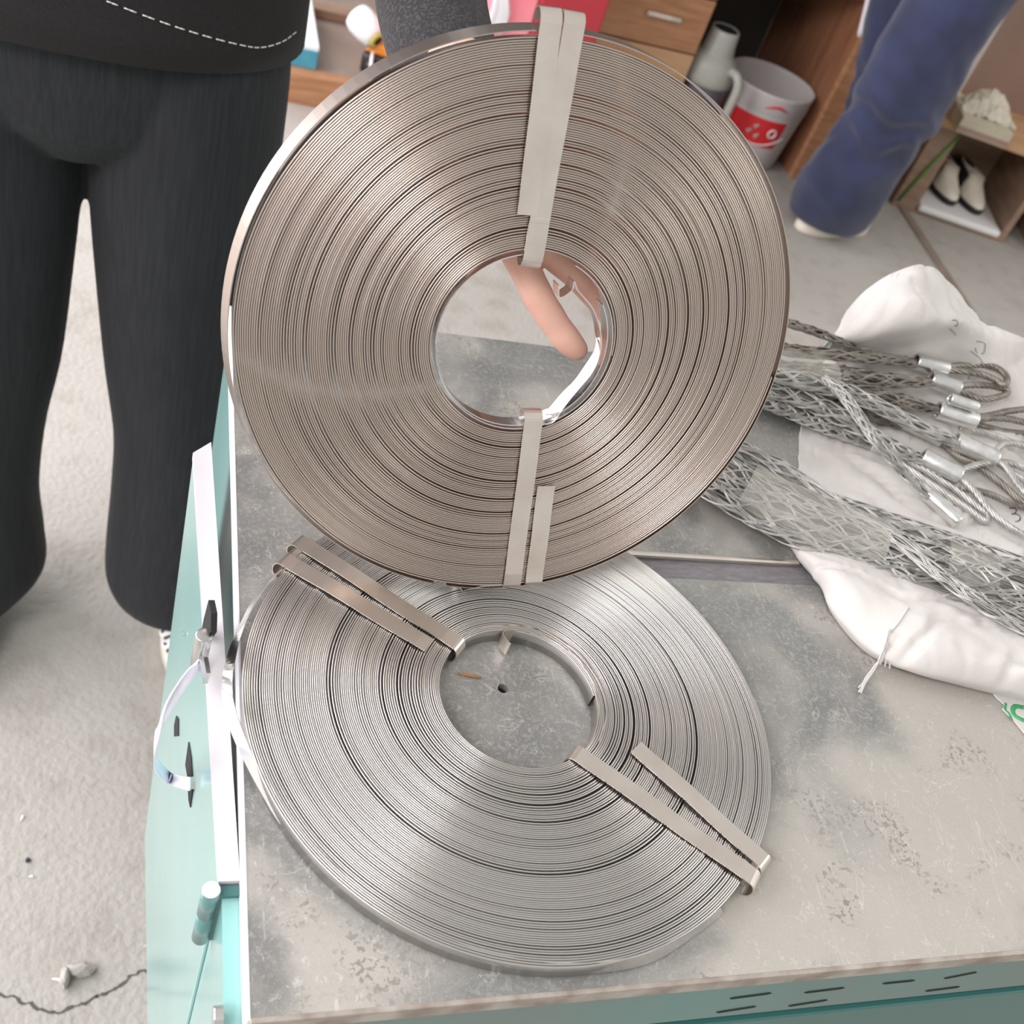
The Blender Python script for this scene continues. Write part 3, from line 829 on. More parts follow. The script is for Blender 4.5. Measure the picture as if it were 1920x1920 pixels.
Z0 = .020
grip('top cable grip in taped bundle, dull ferrule end with small closed teardrop eye', [(1380, 600, .045), (1455, 650, .040), (1560, 664, .036), (1650, 672, .034), (1725, 681, .034)], [.006, .0065, .006, .0058, .0036],
     [(1716, 677, .034), (1775, 693, .034)], .0072, [[(1768, 690, .034), (1800, 686, .034), (1840, 684, .036), (1872, 692, .038), (1888, 708, .038), (1884, 722, .037), (1866, 712, .036), (1830, 700, .034), (1768, 692, .034)]], 'wire_dull', 'zinc', seed=1, nst=7)
grip('second cable grip with open ended zinc ferrule beneath the top one', [(1380, 650, .034), (1455, 690, .030), (1560, 700, .028), (1660, 712, .028), (1752, 717, .029)], [.008, .0092, .0095, .008, .0038],
     [(1744, 710, .029), (1798, 730, .029)], .0073, [[(1792, 726, .029), (1820, 722, .030), (1860, 724, .031), (1888, 732, .030), (1880, 742, .027), (1840, 748, .025), (1792, 730, .027)]], 'wire_dull', 'zinc', seed=2, nst=7)
grip('cable grip with fat pale ferrule and long rope loop leaving frame right', [(1390, 690, .024), (1470, 715, .022), (1570, 728, .022), (1680, 750, .022), (1762, 770, .023)], [.008, .0098, .010, .0085, .0044],
     [(1757, 768, .022), (1829, 790, .022)], .0075, [[(1822, 784, .022), (1860, 778, .024), (1900, 770, .026), (1960, 768, .026), (2010, 790, .024), (1990, 815, .022), (1920, 792, .022), (1870, 784, .022), (1822, 788, .022)]], 'wire_dull', seed=3, nst=7)
g4 = empty('spare_ferrule', at(1800, 755, .03), 'knurled silver ferrule lying on top of the fat pale ferrule', 'ferrule'); ferrule(Vector(P3(1780, 747, .0345)), Vector(P3(1832, 764, .0345)), .0048, 'aluminium', g4).name = 'sleeve'
grip('cable grip with bright long ferrule and wide mesh above the middle', [(1400, 690, .030), (1500, 712, .030), (1600, 740, .029), (1700, 788, .026), (1796, 832, .022)], [.007, .009, .0085, .0075, .005],
     [(1790, 826, .020), (1868, 862, .019)], .0078, [[(1862, 852, .019), (1885, 832, .021), (1930, 838, .022), (1990, 870, .022), (1985, 905, .018), (1930, 905, .016), (1862, 862, .018)], [(1866, 862, .019), (1890, 880, .020), (1925, 925, .021), (1990, 980, .020)]], seed=4)
grip('cable grip with bright ferrule near the crossing mesh, low in the fan', [(1400, 720, .020), (1500, 745, .019), (1590, 790, .018), (1670, 835, .016), (1735, 865, .015)], [.008, .010, .009, .0075, .0046],
     [(1728, 856, .0155), (1800, 894, .0150)], .0076, [[(1795, 886, .015), (1840, 870, .017), (1890, 868, .018), (1945, 890, .018), (1985, 930, .014)], [(1797, 893, .015), (1830, 925, .014), (1875, 975, .013), (1930, 1010, .012), (2000, 1040, .012)]], seed=5)
grip('cable grip with dark shaded ferrule between the two bright ones', [(1400, 715, .016), (1500, 735, .015), (1600, 765, .014), (1690, 795, .012)], [.008, .009, .008, .005],
     [(1690, 793, .012), (1765, 828, .011)], .0052, [[(1762, 826, .011), (1800, 858, .011), (1830, 872, .011), (1875, 905, .011), (1930, 950, .010), (1990, 960, .010)]], 'wire_dull', 'aluminium', seed=6)
grip('cable grip with thin ferrule ducking under the bright crossing mesh', [(1400, 740, .012), (1480, 770, .010), (1560, 805, .009), (1640, 838, .008)], [.007, .008, .007, .003],
     [(1634, 834, .0085), (1700, 862, .0085)], .0048, [[(1696, 862, .009), (1745, 890, .009), (1800, 925, .009), (1838, 955, .009), (1854, 968, .008), (1846, 977, .007), (1815, 955, .007), (1765, 922, .007), (1705, 880, .007), (1690, 866, .008)]], seed=7)
grip('bright cable grip slanting over the others down to a lone silver ferrule', [(1545, 708, .036), (1575, 735, .037), (1610, 780, .035), (1645, 830, .030), (1690, 880, .020), (1742, 932, .0130)], [.0035, .0050, .0048, .0045, .0050, .0040],
     [(1738, 926, .0125), (1797, 980, .0085)], .0056, [], seed=8, nst=5, turns=1.8)
grip('thin loose cable grip arching along the back of the bundle', [(1440, 596, .055), (1480, 606, .052), (1530, 622, .046), (1580, 642, .040), (1640, 664, .036), (1700, 672, .034)], [.004, .0045, .0045, .004, .003, .002],
     [(1662, 679, .024), (1670, 683, .024)], .002, [], 'wire_dull', seed=9, nst=4, turns=2.5)
# tangle of ropes at the right
tr = empty('rope_loop', at(1900, 830, .016), 'twisted steel rope eye crossing the ferrules at the right edge', 'rope loop')
rope([P3(1800, 800, .014), P3(1850, 812, .015), P3(1900, 830, .015), P3(1950, 850, .015), P3(2000, 890, .013)], .0027, 'strand', 'wire', tr)
rope([P3(1830, 795, .011), P3(1880, 808, .011), P3(1940, 815, .011), P3(2010, 830, .011)], .0026, 'strand', 'wire_dull', tr)
# ties
tr2 = empty('rope_loop', at(1880, 960, .010), 'thick steel rope eye lying beside the printed number on the sack', 'rope loop')
rope([P3(1800, 915, .012), P3(1850, 925, .012), P3(1900, 945, .011), P3(1960, 960, .010), P3(2010, 1000, .010)], .0027, 'strand', 'wire_dull', tr2)

# tape sleeve round the fan
def tape(path, radii, label, parent=None, flat=.7, n=24, seed=0, ylo=0):
    P_ = [Vector(p[:3]) for p in spline([P3(*p) for p in path], n)]; Rr = [float(x[0]) for x in spline([(r_,) for r_ in radii], n)]
    F_ = frame_along(P_); rings = []
    for i in range(n):
        t, sd, up = F_[i]; ring = []
        for k in range(36):
            a = 2 * math.pi * k / 36
            w_ = 1 + .05 * noise.noise(Vector((i * .5 + seed, k * .5, 0)))
            ring.append(P_[i] + sd * math.cos(a) * Rr[i] * w_ + up * (math.sin(a) * Rr[i] * flat * w_))
        rings.append(ring)
    m_ = MB(); m_.loft(rings, cap=False); o = m_.build('clear_tape', 'tape', None, True); return tag(o, label, 'tape')


tape([(1400, 655, .027), (1450, 680, .027), (1500, 698, .026), (1556, 712, .025)], [.0215, .0222, .0215, .020], 'clear tape wound round the fan of cable grips beside the upright coil', seed=3)

# lower bundle
BG = 'long taped bundle of mesh cable grips in front'
lab = ['long mesh cable grip on the rear side of the front bundle', 'long mesh cable grip running through the middle of the front bundle', 'long mesh cable grip at the near underside of the front bundle',
       'dull mesh cable grip low in the front bundle against the sack']
offs = [((-4, -44, .014), .0110), ((0, -4, .021), .0145), ((-4, 36, .014), .0125), ((0, 16, .010), .0100)]
axis = [(1230, 800), (1330, 870), (1420, 925), (1520, 975), (1620, 1010), (1720, 1045), (1820, 1080), (1930, 1118), (2050, 1165), (2150, 1210)]
for i, ((dx, dy, z), r_) in enumerate(offs):
    base = P3(axis[2][0] + dx, axis[2][1] + dy, z)
    zz = [z * .8, z, z, z, z + .002, z + .006, z + .010, z + .014, z + .016, z + .016]
    g = empty('cable_grip', base, lab[i], 'cable grip', BG)
    sock([P3(x + dx, y + dy, q) for (x, y), q in zip(axis, zz)], [r_ * k for k in (.9, 1, 1, 1.0, 1.0, 1.05, 1.1, 1.1, 1.05, 1)], 18 if i == 1 else 14, 1.15 + .2 * i, .00052, 'mesh_sock', ('wire', 'wire', 'wire', 'wire_dull')[i], g, steps=130, seed=20 + i)
g = empty('cable_grip', P3(1560, 920, .03), 'bright narrow cable grip laid diagonally over the front bundle', 'cable grip', BG)
cpath = [(1330, 806, .014), (1400, 842, .018), (1470, 878, .022), (1540, 925, .026), (1610, 972, .029), (1680, 1010, .034), (1740, 1060, .036), (1800, 1105, .036), (1870, 1150, .036), (1960, 1195, .036), (2080, 1250, .036)]
sock([P3(*p) for p in cpath], [.0050, .0055, .006, .0055, .0055, .0052, .0052, .0055, .006, .006, .006], 6, 2.4, .00062, 'mesh_sock', 'wire', g, steps=110, seed=31)
tape([(1395, 915, .017), (1450, 945, .017), (1520, 978, .018), (1590, 1003, .018), (1650, 1024, .019)], [.0215, .022, .022, .0212, .0205], 'clear tape wound round the long front bundle of cable grips', seed=8, flat=.85)
tape([(1760, 1062, .022), (1800, 1076, .023), (1850, 1093, .024)], [.0212, .0216, .0214], 'clear tape wrapped round the front bundle near the right edge', seed=12, flat=.85)

# ---------------------------------------------------------------- person at left holding the coil
pl = empty('person', (0.0, 1.0, FZ), 'person in black knit top and wide black trousers holding the coil', 'person')


def ell(cx, cy, z, rx, ry, n=36, fold=0., ph=0.):
    return [Vector((cx + (rx + fold * math.sin(7 * 2 * math.pi * k / n + ph + z * 4)) * math.cos(2 * math.pi * k / n), cy + (ry + fold * math.sin(5 * 2 * math.pi * k / n + ph + z * 3)) * math.sin(2 * math.pi * k / n), z)) for k in range(n)]


m_ = MB()
legR = [(.030, 1.00, .04, .086, .085), (.033, 1.00, .0, .0875, .088), (.0345, 1.00, -.09, .0890, .088), (.037, 1.00, -.15, .0875, .088), (.040, 1.00, -.23, .083, .085), (.048, 1.00, -.35, .078, .08), (.062, .995, -.45, .078, .08), (.068, .99, -.54, .083, .083), (.074, .985, -.62, .091, .086), (.080, .98, -.675, .096, .088), (.084, .98, -.705, .092, .085)]
m_.loft([ell(*map(float, (p[0], p[1], p[2], p[3], p[4]))) for p in [tuple(q) for q in spline(legR, 40)]])
legL = [(-.160, 1.00, .04, .090, .085), (-.165, 1.00, .0, .109, .088), (-.165, 1.00, -.09, .1075, .088), (-.165, 1.00, -.15, .1080, .088), (-.168, 1.00, -.23, .1060, .085), (-.172, 1.00, -.35, .100, .08), (-.182, 1.00, -.45, .094, .08), (-.190, 1.005, -.56, .094, .083), (-.190, 1.01, -.65, .099, .086), (-.190, 1.01, -.71, .100, .085), (-.200, 1.01, -.765, .08, .075)]
m_.loft([ell(*map(float, p)) for p in [tuple(q) for q in spline(legL, 40)]])
m_.loft([ell(-.06, 1.0, z, rx, ry) for z, rx, ry in ((-.085, .05, .06), (-.05, .13, .085), (.0, .178, .092), (.1, .172, .1), (.2, .16, .1))])
tr_ = organic(m_.build('trousers', 'trousers', pl, True), .0035, 5)
m_ = MB()
m_.loft([ell(*map(float, p), 48, .002) for p in [(-.062, 1.0, .036, .190, .108), (-.062, 1.0, .06, .189, .108), (-.062, 1.0, .12, .186, .106), (-.062, 1.0, .25, .175, .10), (-.062, 1.0, .45, .185, .10), (-.062, 1.0, .56, .19, .09), (-.062, 1.0, .60, .12, .07), (-.062, 1.0, .62, .06, .055)]])
tops_ = m_.build('knit_top', 'top', pl, True)
# white stitch line round the hem of the top
bv = BVHTree.FromPolygons([pl_v for pl_v in m_.v], m_.f)
st = spline([(120, -30), (200, 2), (300, 40), (380, 66), (450, 84), (490, 89), (530, 78), (558, 58)], 64)
mm = MB()
for i in range(0, 63):
    if i % 3 == 2: continue
    q = []
    for x, y in (st[i], st[i + 1]):
        d = ((float(x - 960) / FPX) * right + (float(y - 960) / FPX) * down + fwd).normalized(); h, _, _, _ = bv.ray_cast(CAM, d)
        if h is not None: q.append(h - d * .001)
    if len(q) == 2: mm.tube(q, .00055, 5)
mm.build('hem_stitching', 'thread', tops_, True)['kind'] = 'stuff'
# arm sleeve
m_ = MB()
arm = [(.10, .99, .56, .060), (.17, .93, .45, .058), (.20, .82, .36, .052), (.155, .70, .27, .038), (.1420, .62, .245, .0315), (.1440, .57, .232, .0290), (.148, .535, .222, .028)]
aa = spline(arm, 40)
m_.tube([Vector(p[:3]) for p in aa], [float(p[3]) for p in aa], 32)
m_.build('sleeve', 'sleeve', pl, True)
# other arm hangs outside the frame at the left
m_ = MB(); arm2 = spline([(-.24, 1.0, .55, .058), (-.30, 1.0, .40, .052), (-.33, .99, .22, .045), (-.33, .93, .06, .036)], 30)
m_.tube([Vector(p[:3]) for p in aa[:1]] if False else [Vector(p[:3]) for p in arm2], [float(p[3]) for p in arm2], 24); m_.build('sleeve', 'top', pl, True)


def capsule(m_, pts, n=18, seg=16):
    q = spline(pts, n); P_ = [Vector(p[:3]) for p in q]; r_ = [float(p[3]) for p in q]
    m_.tube(P_, r_, seg)
    for P1, R1 in ((P_[0], r_[0]), (P_[-1], r_[-1])):
        bm = bmesh.new(); bmesh.ops.create_icosphere(bm, subdivisions=2, radius=R1)
        m_.add([P1 + v.co for v in bm.verts], [tuple(v.index for v in f.verts) for f in bm.faces]); bm.free()


# hand: built behind the coil (offset along -UN), palm towards the camera
def hp(px, py, back): return tuple(atp(px, py, UC - UN * back, UN))


def fing(m_, pts):
    capsule(m_, [(*hp(x, y, b), r_) for x, y, b, r_ in pts], 40)


m_ = MB()
fing(m_, [(945, 415, .030, .0098), (968, 470, .026, .0092), (994, 524, .020, .0082), (1008, 553, .0175, .0083), (1019, 573, .016, .0080), (1031, 592, .0155, .0081), (1044, 611, .015, .0076), (1057, 629, .015, .0078), (1069, 643, .0155, .0074), (1081, 655, .016, .0064)])      # index
fing(m_, [(985, 410, .030, .0098), (1030, 468, .027, .0088), (1078, 512, .026, .0080), (1108, 546, .026, .0074), (1140, 582, .024, .0074), (1162, 606, .020, .0064)])      # middle
fing(m_, [(1020, 400, .031, .0105), (1075, 442, .029, .0090), (1122, 480, .028, .0084), (1158, 516, .026, .0078), (1188, 548, .020, .0068)])      # ring
fing(m_, [(1030, 370, .031, .0095), (1095, 400, .029, .0086), (1140, 432, .027, .0078), (1172, 462, .022, .0066)])      # little
fing(m_, [(905, 360, .032, .0120), (880, 420, .026, .0120), (872, 470, .021, .0108), (880, 440, .018, .0100)][:3])      # thumb kept behind the windings
capsule(m_, [(*hp(895, 270, .040), .026), (*hp(930, 330, .036), .030), (*hp(960, 385, .034), .026)], 12)
capsule(m_, [(*hp(960, 300, .040), .026), (*hp(985, 350, .036), .026), (*hp(1005, 395, .034), .020)], 12)
capsule(m_, [(.146, .56, .228, .024), (*hp(880, 200, .05), .024), (*hp(915, 300, .040), .026)], 12)
hand = organic(m_.build('hand', 'skin', pl, True), .0011, 3)
# head and neck (out of frame)
m_ = MB(); capsule(m_, [(-.062, 1.0, .58, .050), (-.062, .995, .68, .050)], 8)
capsule(m_, [(-.062, .985, .74, .072), (-.062, .99, .80, .080), (-.062, 1.0, .84, .075)], 8)
capsule(m_, [(-.062, .915, .755, .012), (-.062, .905, .735, .013)], 4)
capsule(m_, [(-.145, 1.0, .77, .014), (-.145, 1.0, .745, .010)], 4); capsule(m_, [(.021, 1.0, .77, .014), (.021, 1.0, .745, .010)], 4)
organic(m_.build('head', 'skin', pl, True), .006, 6)
for ex in (-.092, -.032):
    m_ = MB(); capsule(m_, [(ex, .922, .785, .010), (ex + .003, .922, .785, .010)], 3); m_.build('eye', 'white', pl, True)
m_ = MB(); m_.tube([(-.087, .921, .715), (-.062, .915, .713), (-.037, .921, .715)], [.003, .006, .003], 8); m_.build('mouth', 'red', pl, True)
m_ = MB(); capsule(m_, [(-.062, 1.02, .80, .088), (-.062, 1.025, .86, .082)], 8); organic(m_.build('hair', 'black_plastic', pl, True), .006, 5)


def shoe(parent, cx, cy, z, ang, L_=.25, wd=.095, straps=True, up='rubber', so_='sole', pads=3, hh=.075, name='shoe', soleh=.028):
    """sneaker built along +x (toe at +x)"""
    mw = Matrix.Translation((cx, cy, z)) @ Matrix.Rotation(ang, 4, 'Z')

    def outline(s_, zz, ins=0.):
        out = []
        for k in range(40):
            a = 2 * math.pi * k / 40; x = math.cos(a); y = math.sin(a)
            w_ = wd / 2 * (1.0 if x > 0 else .82) * (1 - .18 * math.exp(-((x + .1) / .35) ** 2))
            out.append(mw @ Vector((x * (L_ / 2 - ins), y * (w_ - ins) * (abs(y) ** -.15 if abs(y) > .01 else 1), zz)))
        return out
    e = empty(name, (0, 0, 0)) if parent is None else None
    root = parent
    m_ = MB(); m_.loft([outline(1, 0, .006), outline(1, .004, 0), outline(1, soleh, .0), outline(1, soleh + .002, .004)]); s1 = m_.build('sole', so_, root, True)
    m_ = MB()
    rings = []
    for q, zz in ((0, soleh - .004), (.0, soleh + .008), (.12, soleh + .02), (.35, soleh + .032), (.62, soleh + .045), (.8, hh + .01)):
        ring = []
        for p in outline(1, zz, .003):
            l = mw.inverted() @ p
            back = -L_ / 2 + .02
            x2 = l.x if l.x < 0 else l.x * (1 - q) + (L_ * .02) * q
            ring.append(mw @ Vector((x2 * (1 - .05 * q), l.y * (1 - .40 * q), l.z + (0 if l.x < 0 else .0))))
        rings.append(ring)
    m_.loft(rings); u1 = m_.build('upper', up, root, True)
    return mw, s1, u1


rs = empty('right_shoe', (.11, .94, FZ)); rs.parent = pl; rs.matrix_parent_inverse = Matrix(); rs.location = (.11, -.06, 0); rs.name = 'shoe'
C.objects.unlink(rs)


def full_shoe(person, cx, cy, ang, **kw):
    e = empty('shoe', (0, 0, 0)); e.parent = person
    e.location = Vector((cx, cy, FZ)) - person.location
    return e, shoe(e, cx, cy, FZ, ang, **kw)


e, (mw, s1, u1) = full_shoe(pl, .108, .985, -math.pi / 2 + .10, L_=.27, wd=.112)
for (x0, y0, x1, y1) in ((299, 1188, 330, 1180), (304, 1212, 334, 1197), (312, 1236, 338, 1220)):
    a, b = at(x0, y0, FZ + .066), at(x1 + 14, y1 - 6, FZ + .080)
    m_ = MB(); m_.tube([a, a.lerp(b, .1), a.lerp(b, .5), b], [.004, .0075, .0075, .0065], 12, flat=.4); q = m_.build('lace_strap', 'white', e, True)
    m_ = MB(); c_ = a.lerp(b, .12); m_.tube([c_ + Vector((0, -.001, .002)), c_ + Vector((0, -.001, .0042))], .0022, 10); m_.build('eyelet', 'zinc', e)
full_shoe(pl, -.19, .97, -math.pi / 2 - .1, L_=.26, wd=.1)

# ---------------------------------------------------------------- person at right in blue work trousers
pr_ = empty('person', (1.80, 2.46, FZ), 'person in loose blue work trousers standing by the desk', 'person')
m_ = MB()
front = [(1.835, 2.44, .25, .125, .12), (1.825, 2.42, .05, .120, .115), (1.79, 2.40, -.10, .122, .11), (1.770, 2.39, -.22, .118, .105), (1.768, 2.38, -.33, .122, .105), (1.775, 2.385, -.42, .115, .10), (1.775, 2.40, -.50, .112, .10), (1.778, 2.42, -.60, .128, .10), (1.788, 2.44, -.69, .128, .105), (1.797, 2.455, -.745, .118, .10), (1.80, 2.46, -.762, .11, .095)]
fr_ = [tuple(map(float, q)) for q in spline(front, 60)]


def wr(cx, cy, z, rx, ry, amp, n=48, sd=0):
    out = []
    for k in range(n):
        a = 2 * math.pi * k / n
        w_ = amp * noise.noise(Vector((math.cos(a) * 1.6 + sd, math.sin(a) * 1.6, z * 22 + math.cos(a + sd) * 2))) + amp * 1.1 * math.sin(z * 60 + 3.5 * math.sin(a + .6) + 6 * noise.noise(Vector((math.cos(a), math.sin(a), z * 5)))) * math.exp(-((z + .44) / .10) ** 2)
        out.append(Vector((cx + (rx + w_) * math.cos(a), cy + (ry + w_) * math.sin(a), z)))
    return out


m_.loft([wr(*p, .008) for p in fr_])
backl = [(1.74, 2.58, .25, .11, .10), (1.735, 2.59, .0, .10, .10), (1.785, 2.60, -.2, .090, .09), (1.85, 2.61, -.40, .080, .08), (1.89, 2.61, -.55, .080, .08), (1.90, 2.61, -.68, .080, .08), (1.90, 2.61, -.755, .078, .075)]
m_.loft([wr(*tuple(map(float, q)), .007, 48, 3) for q in spline(backl, 50)])
m_.loft([wr(1.745, 2.51, z, rx, ry, .004) for z, rx, ry in ((.02, .13, .10), (.10, .20, .15), (.25, .21, .15), (.32, .19, .13))])
organic(m_.build('trousers', 'blue_cloth', pr_, True), .008, 3)
m_ = MB(); m_.loft([wr(1.745, 2.51, z, rx, ry, .006) for z, rx, ry in ((.22, .215, .155), (.35, .21, .15), (.55, .21, .14), (.66, .20, .12), (.71, .10, .08), (.73, .055, .055))]); m_.build('jacket', 'blue_cloth', pr_, True)
for sx in (-1, 1):
    m_ = MB(); q = spline([(1.745 + sx * .19, 2.51, .64, .06), (1.745 + sx * .25, 2.50, .42, .055), (1.745 + sx * .25, 2.44, .20, .045)], 24); m_.tube([Vector(p[:3]) for p in q], [float(p[3]) for p in q], 20); m_.build('sleeve', 'blue_cloth', pr_, True)
    m_ = MB()
    hx, hy, hz = 1.745 + sx * .25, 2.43, .13
    capsule(m_, [(hx, hy, hz + .05, .026), (hx, hy, hz, .034)], 6)
    for k in range(4): capsule(m_, [(hx, hy - .028 + k * .019, hz - .01, .010), (hx - sx * .008, hy - .03 + k * .02, hz - .085 - .008 * (k in (1, 2)), .008)], 6)
    capsule(m_, [(hx, hy - .028, hz + .01, .012), (hx - sx * .006, hy - .062, hz - .045, .009)], 6)
    organic(m_.build('hand', 'skin', pr_, True), .003, 3)
m_ = MB(); capsule(m_, [(1.745, 2.51, .70, .052), (1.745, 2.505, .79, .052)], 6); capsule(m_, [(1.745, 2.495, .86, .074), (1.745, 2.50, .93, .082)], 8); capsule(m_, [(1.745, 2.425, .875, .013), (1.745, 2.415, .85, .014)], 4)
organic(m_.build('head', 'skin', pr_, True), .006, 5)
m_ = MB(); capsule(m_, [(1.745, 2.53, .92, .088), (1.745, 2.53, .965, .08)], 6); organic(m_.build('hair', 'black_plastic', pr_, True), .007, 5)
e, (mw, s1, u1) = full_shoe(pr_, 1.842, 2.468, math.radians(12) + math.pi, L_=.262, wd=.10, soleh=.034, hh=.09)
for dx in (0, .05):
    a, b = aty(1530 + dx * 300, 409 - dx * 40, 2.415), aty(1544 + dx * 300, 406 - dx * 40, 2.415)
    m_ = MB(); m_.tube([a, b], .004, 8, flat=.5); m_.build('lace_strap', 'white', e, True)
full_shoe(pr_, 1.95, 2.625, math.radians(15) + math.pi, L_=.26, wd=.10, soleh=.032, hh=.09)

# ---------------------------------------------------------------- desk with drawer pedestal
DY = 2.75
desk = empty('desk', (1.5, DY, FZ), 'orange woodgrain desk with drawer pedestal and open kneehole', 'desk')
px1 = 1.372; px0 = .93
m_ = MB(); m_.box(px0, px1, DY + .018, DY + .52, FZ + .03, -.05); m_.build('pedestal', 'wood_side', desk)
zt = -.365
for k, (z0, z1, mm_) in enumerate(((-.512, -.372, 'wood'), (-.655, -.518, 'pine'), (-.79, -.661, 'wood'), (-.366, -.06, 'wood'))):
    m_ = MB(); m_.box(px0 + .003, px1, DY, DY + .02, z0, z1, bev=.0015)
    d_ = m_.build('drawer' if k < 3 else 'door', mm_, desk)
    zc = z0 + (z1 - z0) * .56
    if k < 3:
        m_ = MB(); m_.tube([(1.195, DY - .010, zc), (1.290, DY - .010, zc)], .0062, 12); m_.tube([(1.20, DY + .002, zc), (1.20, DY - .010, zc)], .004, 8); m_.tube([(1.285, DY + .002, zc), (1.285, DY - .010, zc)], .004, 8)
        m_.build('handle', 'tissue', d_, True)
m_ = MB(); m_.box(1.828, 1.945, DY, DY + .022, FZ, -.05); bevel(m_.build('leg', 'wood', desk), .001)
m_ = MB(); m_.box(1.828, 1.850, DY + .022, DY + .50, FZ, -.05); bevel(m_.build('leg_side', 'wood_side', desk), .001)
m_ = MB(); m_.box(1.945, 2.05, DY + .0, DY + .50, FZ, -.05); bevel(m_.build('leg_side', 'wood', desk), .001)
m_ = MB(); m_.box(px1, 1.828, DY + .05, DY + .40, -.29, -.22); bevel(m_.build('keyboard_tray', 'wood_side', desk), .002)
m_ = MB(); m_.box(.86, 2.05, DY - .03, DY + .56, -.05, -.02); bevel(m_.build('desk_top', 'wood', desk), .002)
m_ = MB(); m_.box(px1, 1.828, DY + .50, DY + .52, FZ, -.05); m_.build('back_panel', mat('shaded_panel', (.075, .065, .06), (.09, .08, .07), rough=.7, scale=3), desk)  # shade under the desk is put into this panel's dark colour
# white cloth hanging down by the leg
m_ = MB(); rings = []
for i in range(10):
    p = aty(1638 - 3.2 * i * .9, -30 + 11 * i, 2.70); r_ = .010 - .0003 * i
    rings.append([p + Vector((r_ * math.cos(a) * 1.2, .008 * math.sin(a), 0)) for a in [2 * math.pi * k / 12 for k in range(12)]])
m_.loft(rings); tag(m_.build('hanging_cloth', 'film', None, True), 'white strip of cloth hanging against the desk leg', 'cloth')

# thermos
T = Vector((1.462, 2.815, FZ)); th = empty('vacuum_flask', T, 'grey vacuum flask without lid, standing in the desk kneehole', 'vacuum flask')
mwT = Matrix.Translation(T) @ Matrix.Diagonal((1, 1, 1.10, 1))
m_ = MB(); m_.lathe([(.001, 0), (.066, 0), (.070, .006), (.070, .185), (.069, .19)], 40, mwT); m_.build('body', 'thermos_body', th, True)
m_ = MB(); m_.lathe([(.069, .188), (.074, .190), (.075, .205), (.073, .232), (.064, .252), (.050, .262), (.047, .268), (.048, .272), (.045, .278), (.042, .305), (.040, .318), (.037, .320), (.034, .316), (.034, .27), (.001, .27)], 40, mwT); m_.build('shoulder', 'thermos', th, True)
m_ = MB(); m_.lathe([(.034, .318), (.033, .29), (.001, .285)], 24, mwT); m_.build('mouth', 'dark', th, True)
hd = Vector((.55, -1, 0)).normalized()
m_ = MB(); q = [T + hd * r_ + Vector((0, 0, z * 1.10)) for r_, z in ((.068, .240), (.095, .238), (.112, .215), (.113, .17), (.108, .10), (.095, .06), (.070, .055))]
m_.tube([Vector(p) for p in spline([tuple(p) for p in q], 30)], .0125, 14); m_.build('handle', 'thermos', th, True)
# pail
Pc = Vector((1.690, 2.86, FZ)); pa = empty('paint_pail', Pc, 'white plastic pail with red label beside the desk leg', 'pail')
mwP = Matrix.Translation(Pc)
m_ = MB(); m_.lathe([(.001, .001), (.106, .0), (.110, .004), (.1275, .165), (.1285, .168), (.1285, .176), (.1305, .178), (.1315, .222), (.1330, .226), (.1325, .232), (.129, .232), (.1275, .222), (.123, .17), (.106, .012), (.001, .010)], 56, mwP); m_.build('bucket', 'pail', pa, True)


def conepatch(a0, a1, z0, z1, off, m, name, parent, seg=24):
    r0_ = .110 + (.0175 / .161) * (z0 - .004); r1_ = .110 + (.0175 / .161) * (z1 - .004)
    vs = []; n_ = seg + 1
    for o_ in (off, off - .0015):
        for i in range(n_):
            a = math.radians(a0 + (a1 - a0) * i / seg)
            for r_, z in ((r0_, z0), (r1_, z1)): vs.append(Pc + Vector(((r_ + o_) * math.cos(a), (r_ + o_) * math.sin(a), z)))
    f = []
    for i in range(seg): f += [(2 * i, 2 * i + 2, 2 * i + 3, 2 * i + 1)]
    N_ = 2 * n_
    for i in range(seg): f += [(N_ + 2 * i, N_ + 2 * i + 1, N_ + 2 * i + 3, N_ + 2 * i + 2), (2 * i, N_ + 2 * i, N_ + 2 * i + 2, 2 * i + 2), (2 * i + 1, 2 * i + 3, N_ + 2 * i + 3, N_ + 2 * i + 1)]
    return MB().add(vs, f).build(name, m, parent)


lbl = conepatch(195, 286, .078, .162, .0008, 'red_label', 'label', pa)


def conept(a, z, off):
    r_ = .110 + (.0175 / .161) * (z - .004) + off; a = math.radians(a); return Pc + Vector((r_ * math.cos(a), r_ * math.sin(a), z))


for a_, z_, r_ in ((271, .125, .012),):
    m_ = MB(); m_.tube([conept(a_ + math.degrees(r_ / .128) * math.cos(t), z_ + r_ * math.sin(t), .0016) for t in np.linspace(0, 2 * math.pi, 20, endpoint=False)], .0028, 6, closed=True); m_.build('printed_ring', 'white', lbl, True)
for a_, z_ in ((245, .135), (250, .108), (238, .115)):
    m_ = MB(); m_.tube([conept(a_, z_ - .008, .0012), conept(a_ + 1, z_, .0014), conept(a_ + 3, z_ + .008, .0012)], .003, 6); m_.tube([conept(a_ - 3, z_, .0012), conept(a_ + 4, z_ + .003, .0012)], .0025, 6); m_.build('printed_mark', 'thermos', lbl, True)
m_ = MB(); m_.tube([conept(a, .082 + .028 * ((a - 250) / 40) ** 2 + .0, .002) for a in range(225, 296, 4)], .0022, 6); m_.build('printed_stripe', 'white', lbl, True)
m_ = MB(); rr_ = .1318
m_.tube([Pc + Vector((rr_ * math.cos(math.radians(a)), rr_ * math.sin(math.radians(a)), .205 - .012 * abs((a - 262) / 16) ** 1.5)) for a in range(246, 279, 3)], [.001 + .003 * math.sin(math.pi * i / 10) for i in range(11)], 6); m_.build('rim_mark', 'red_label', pa, True)

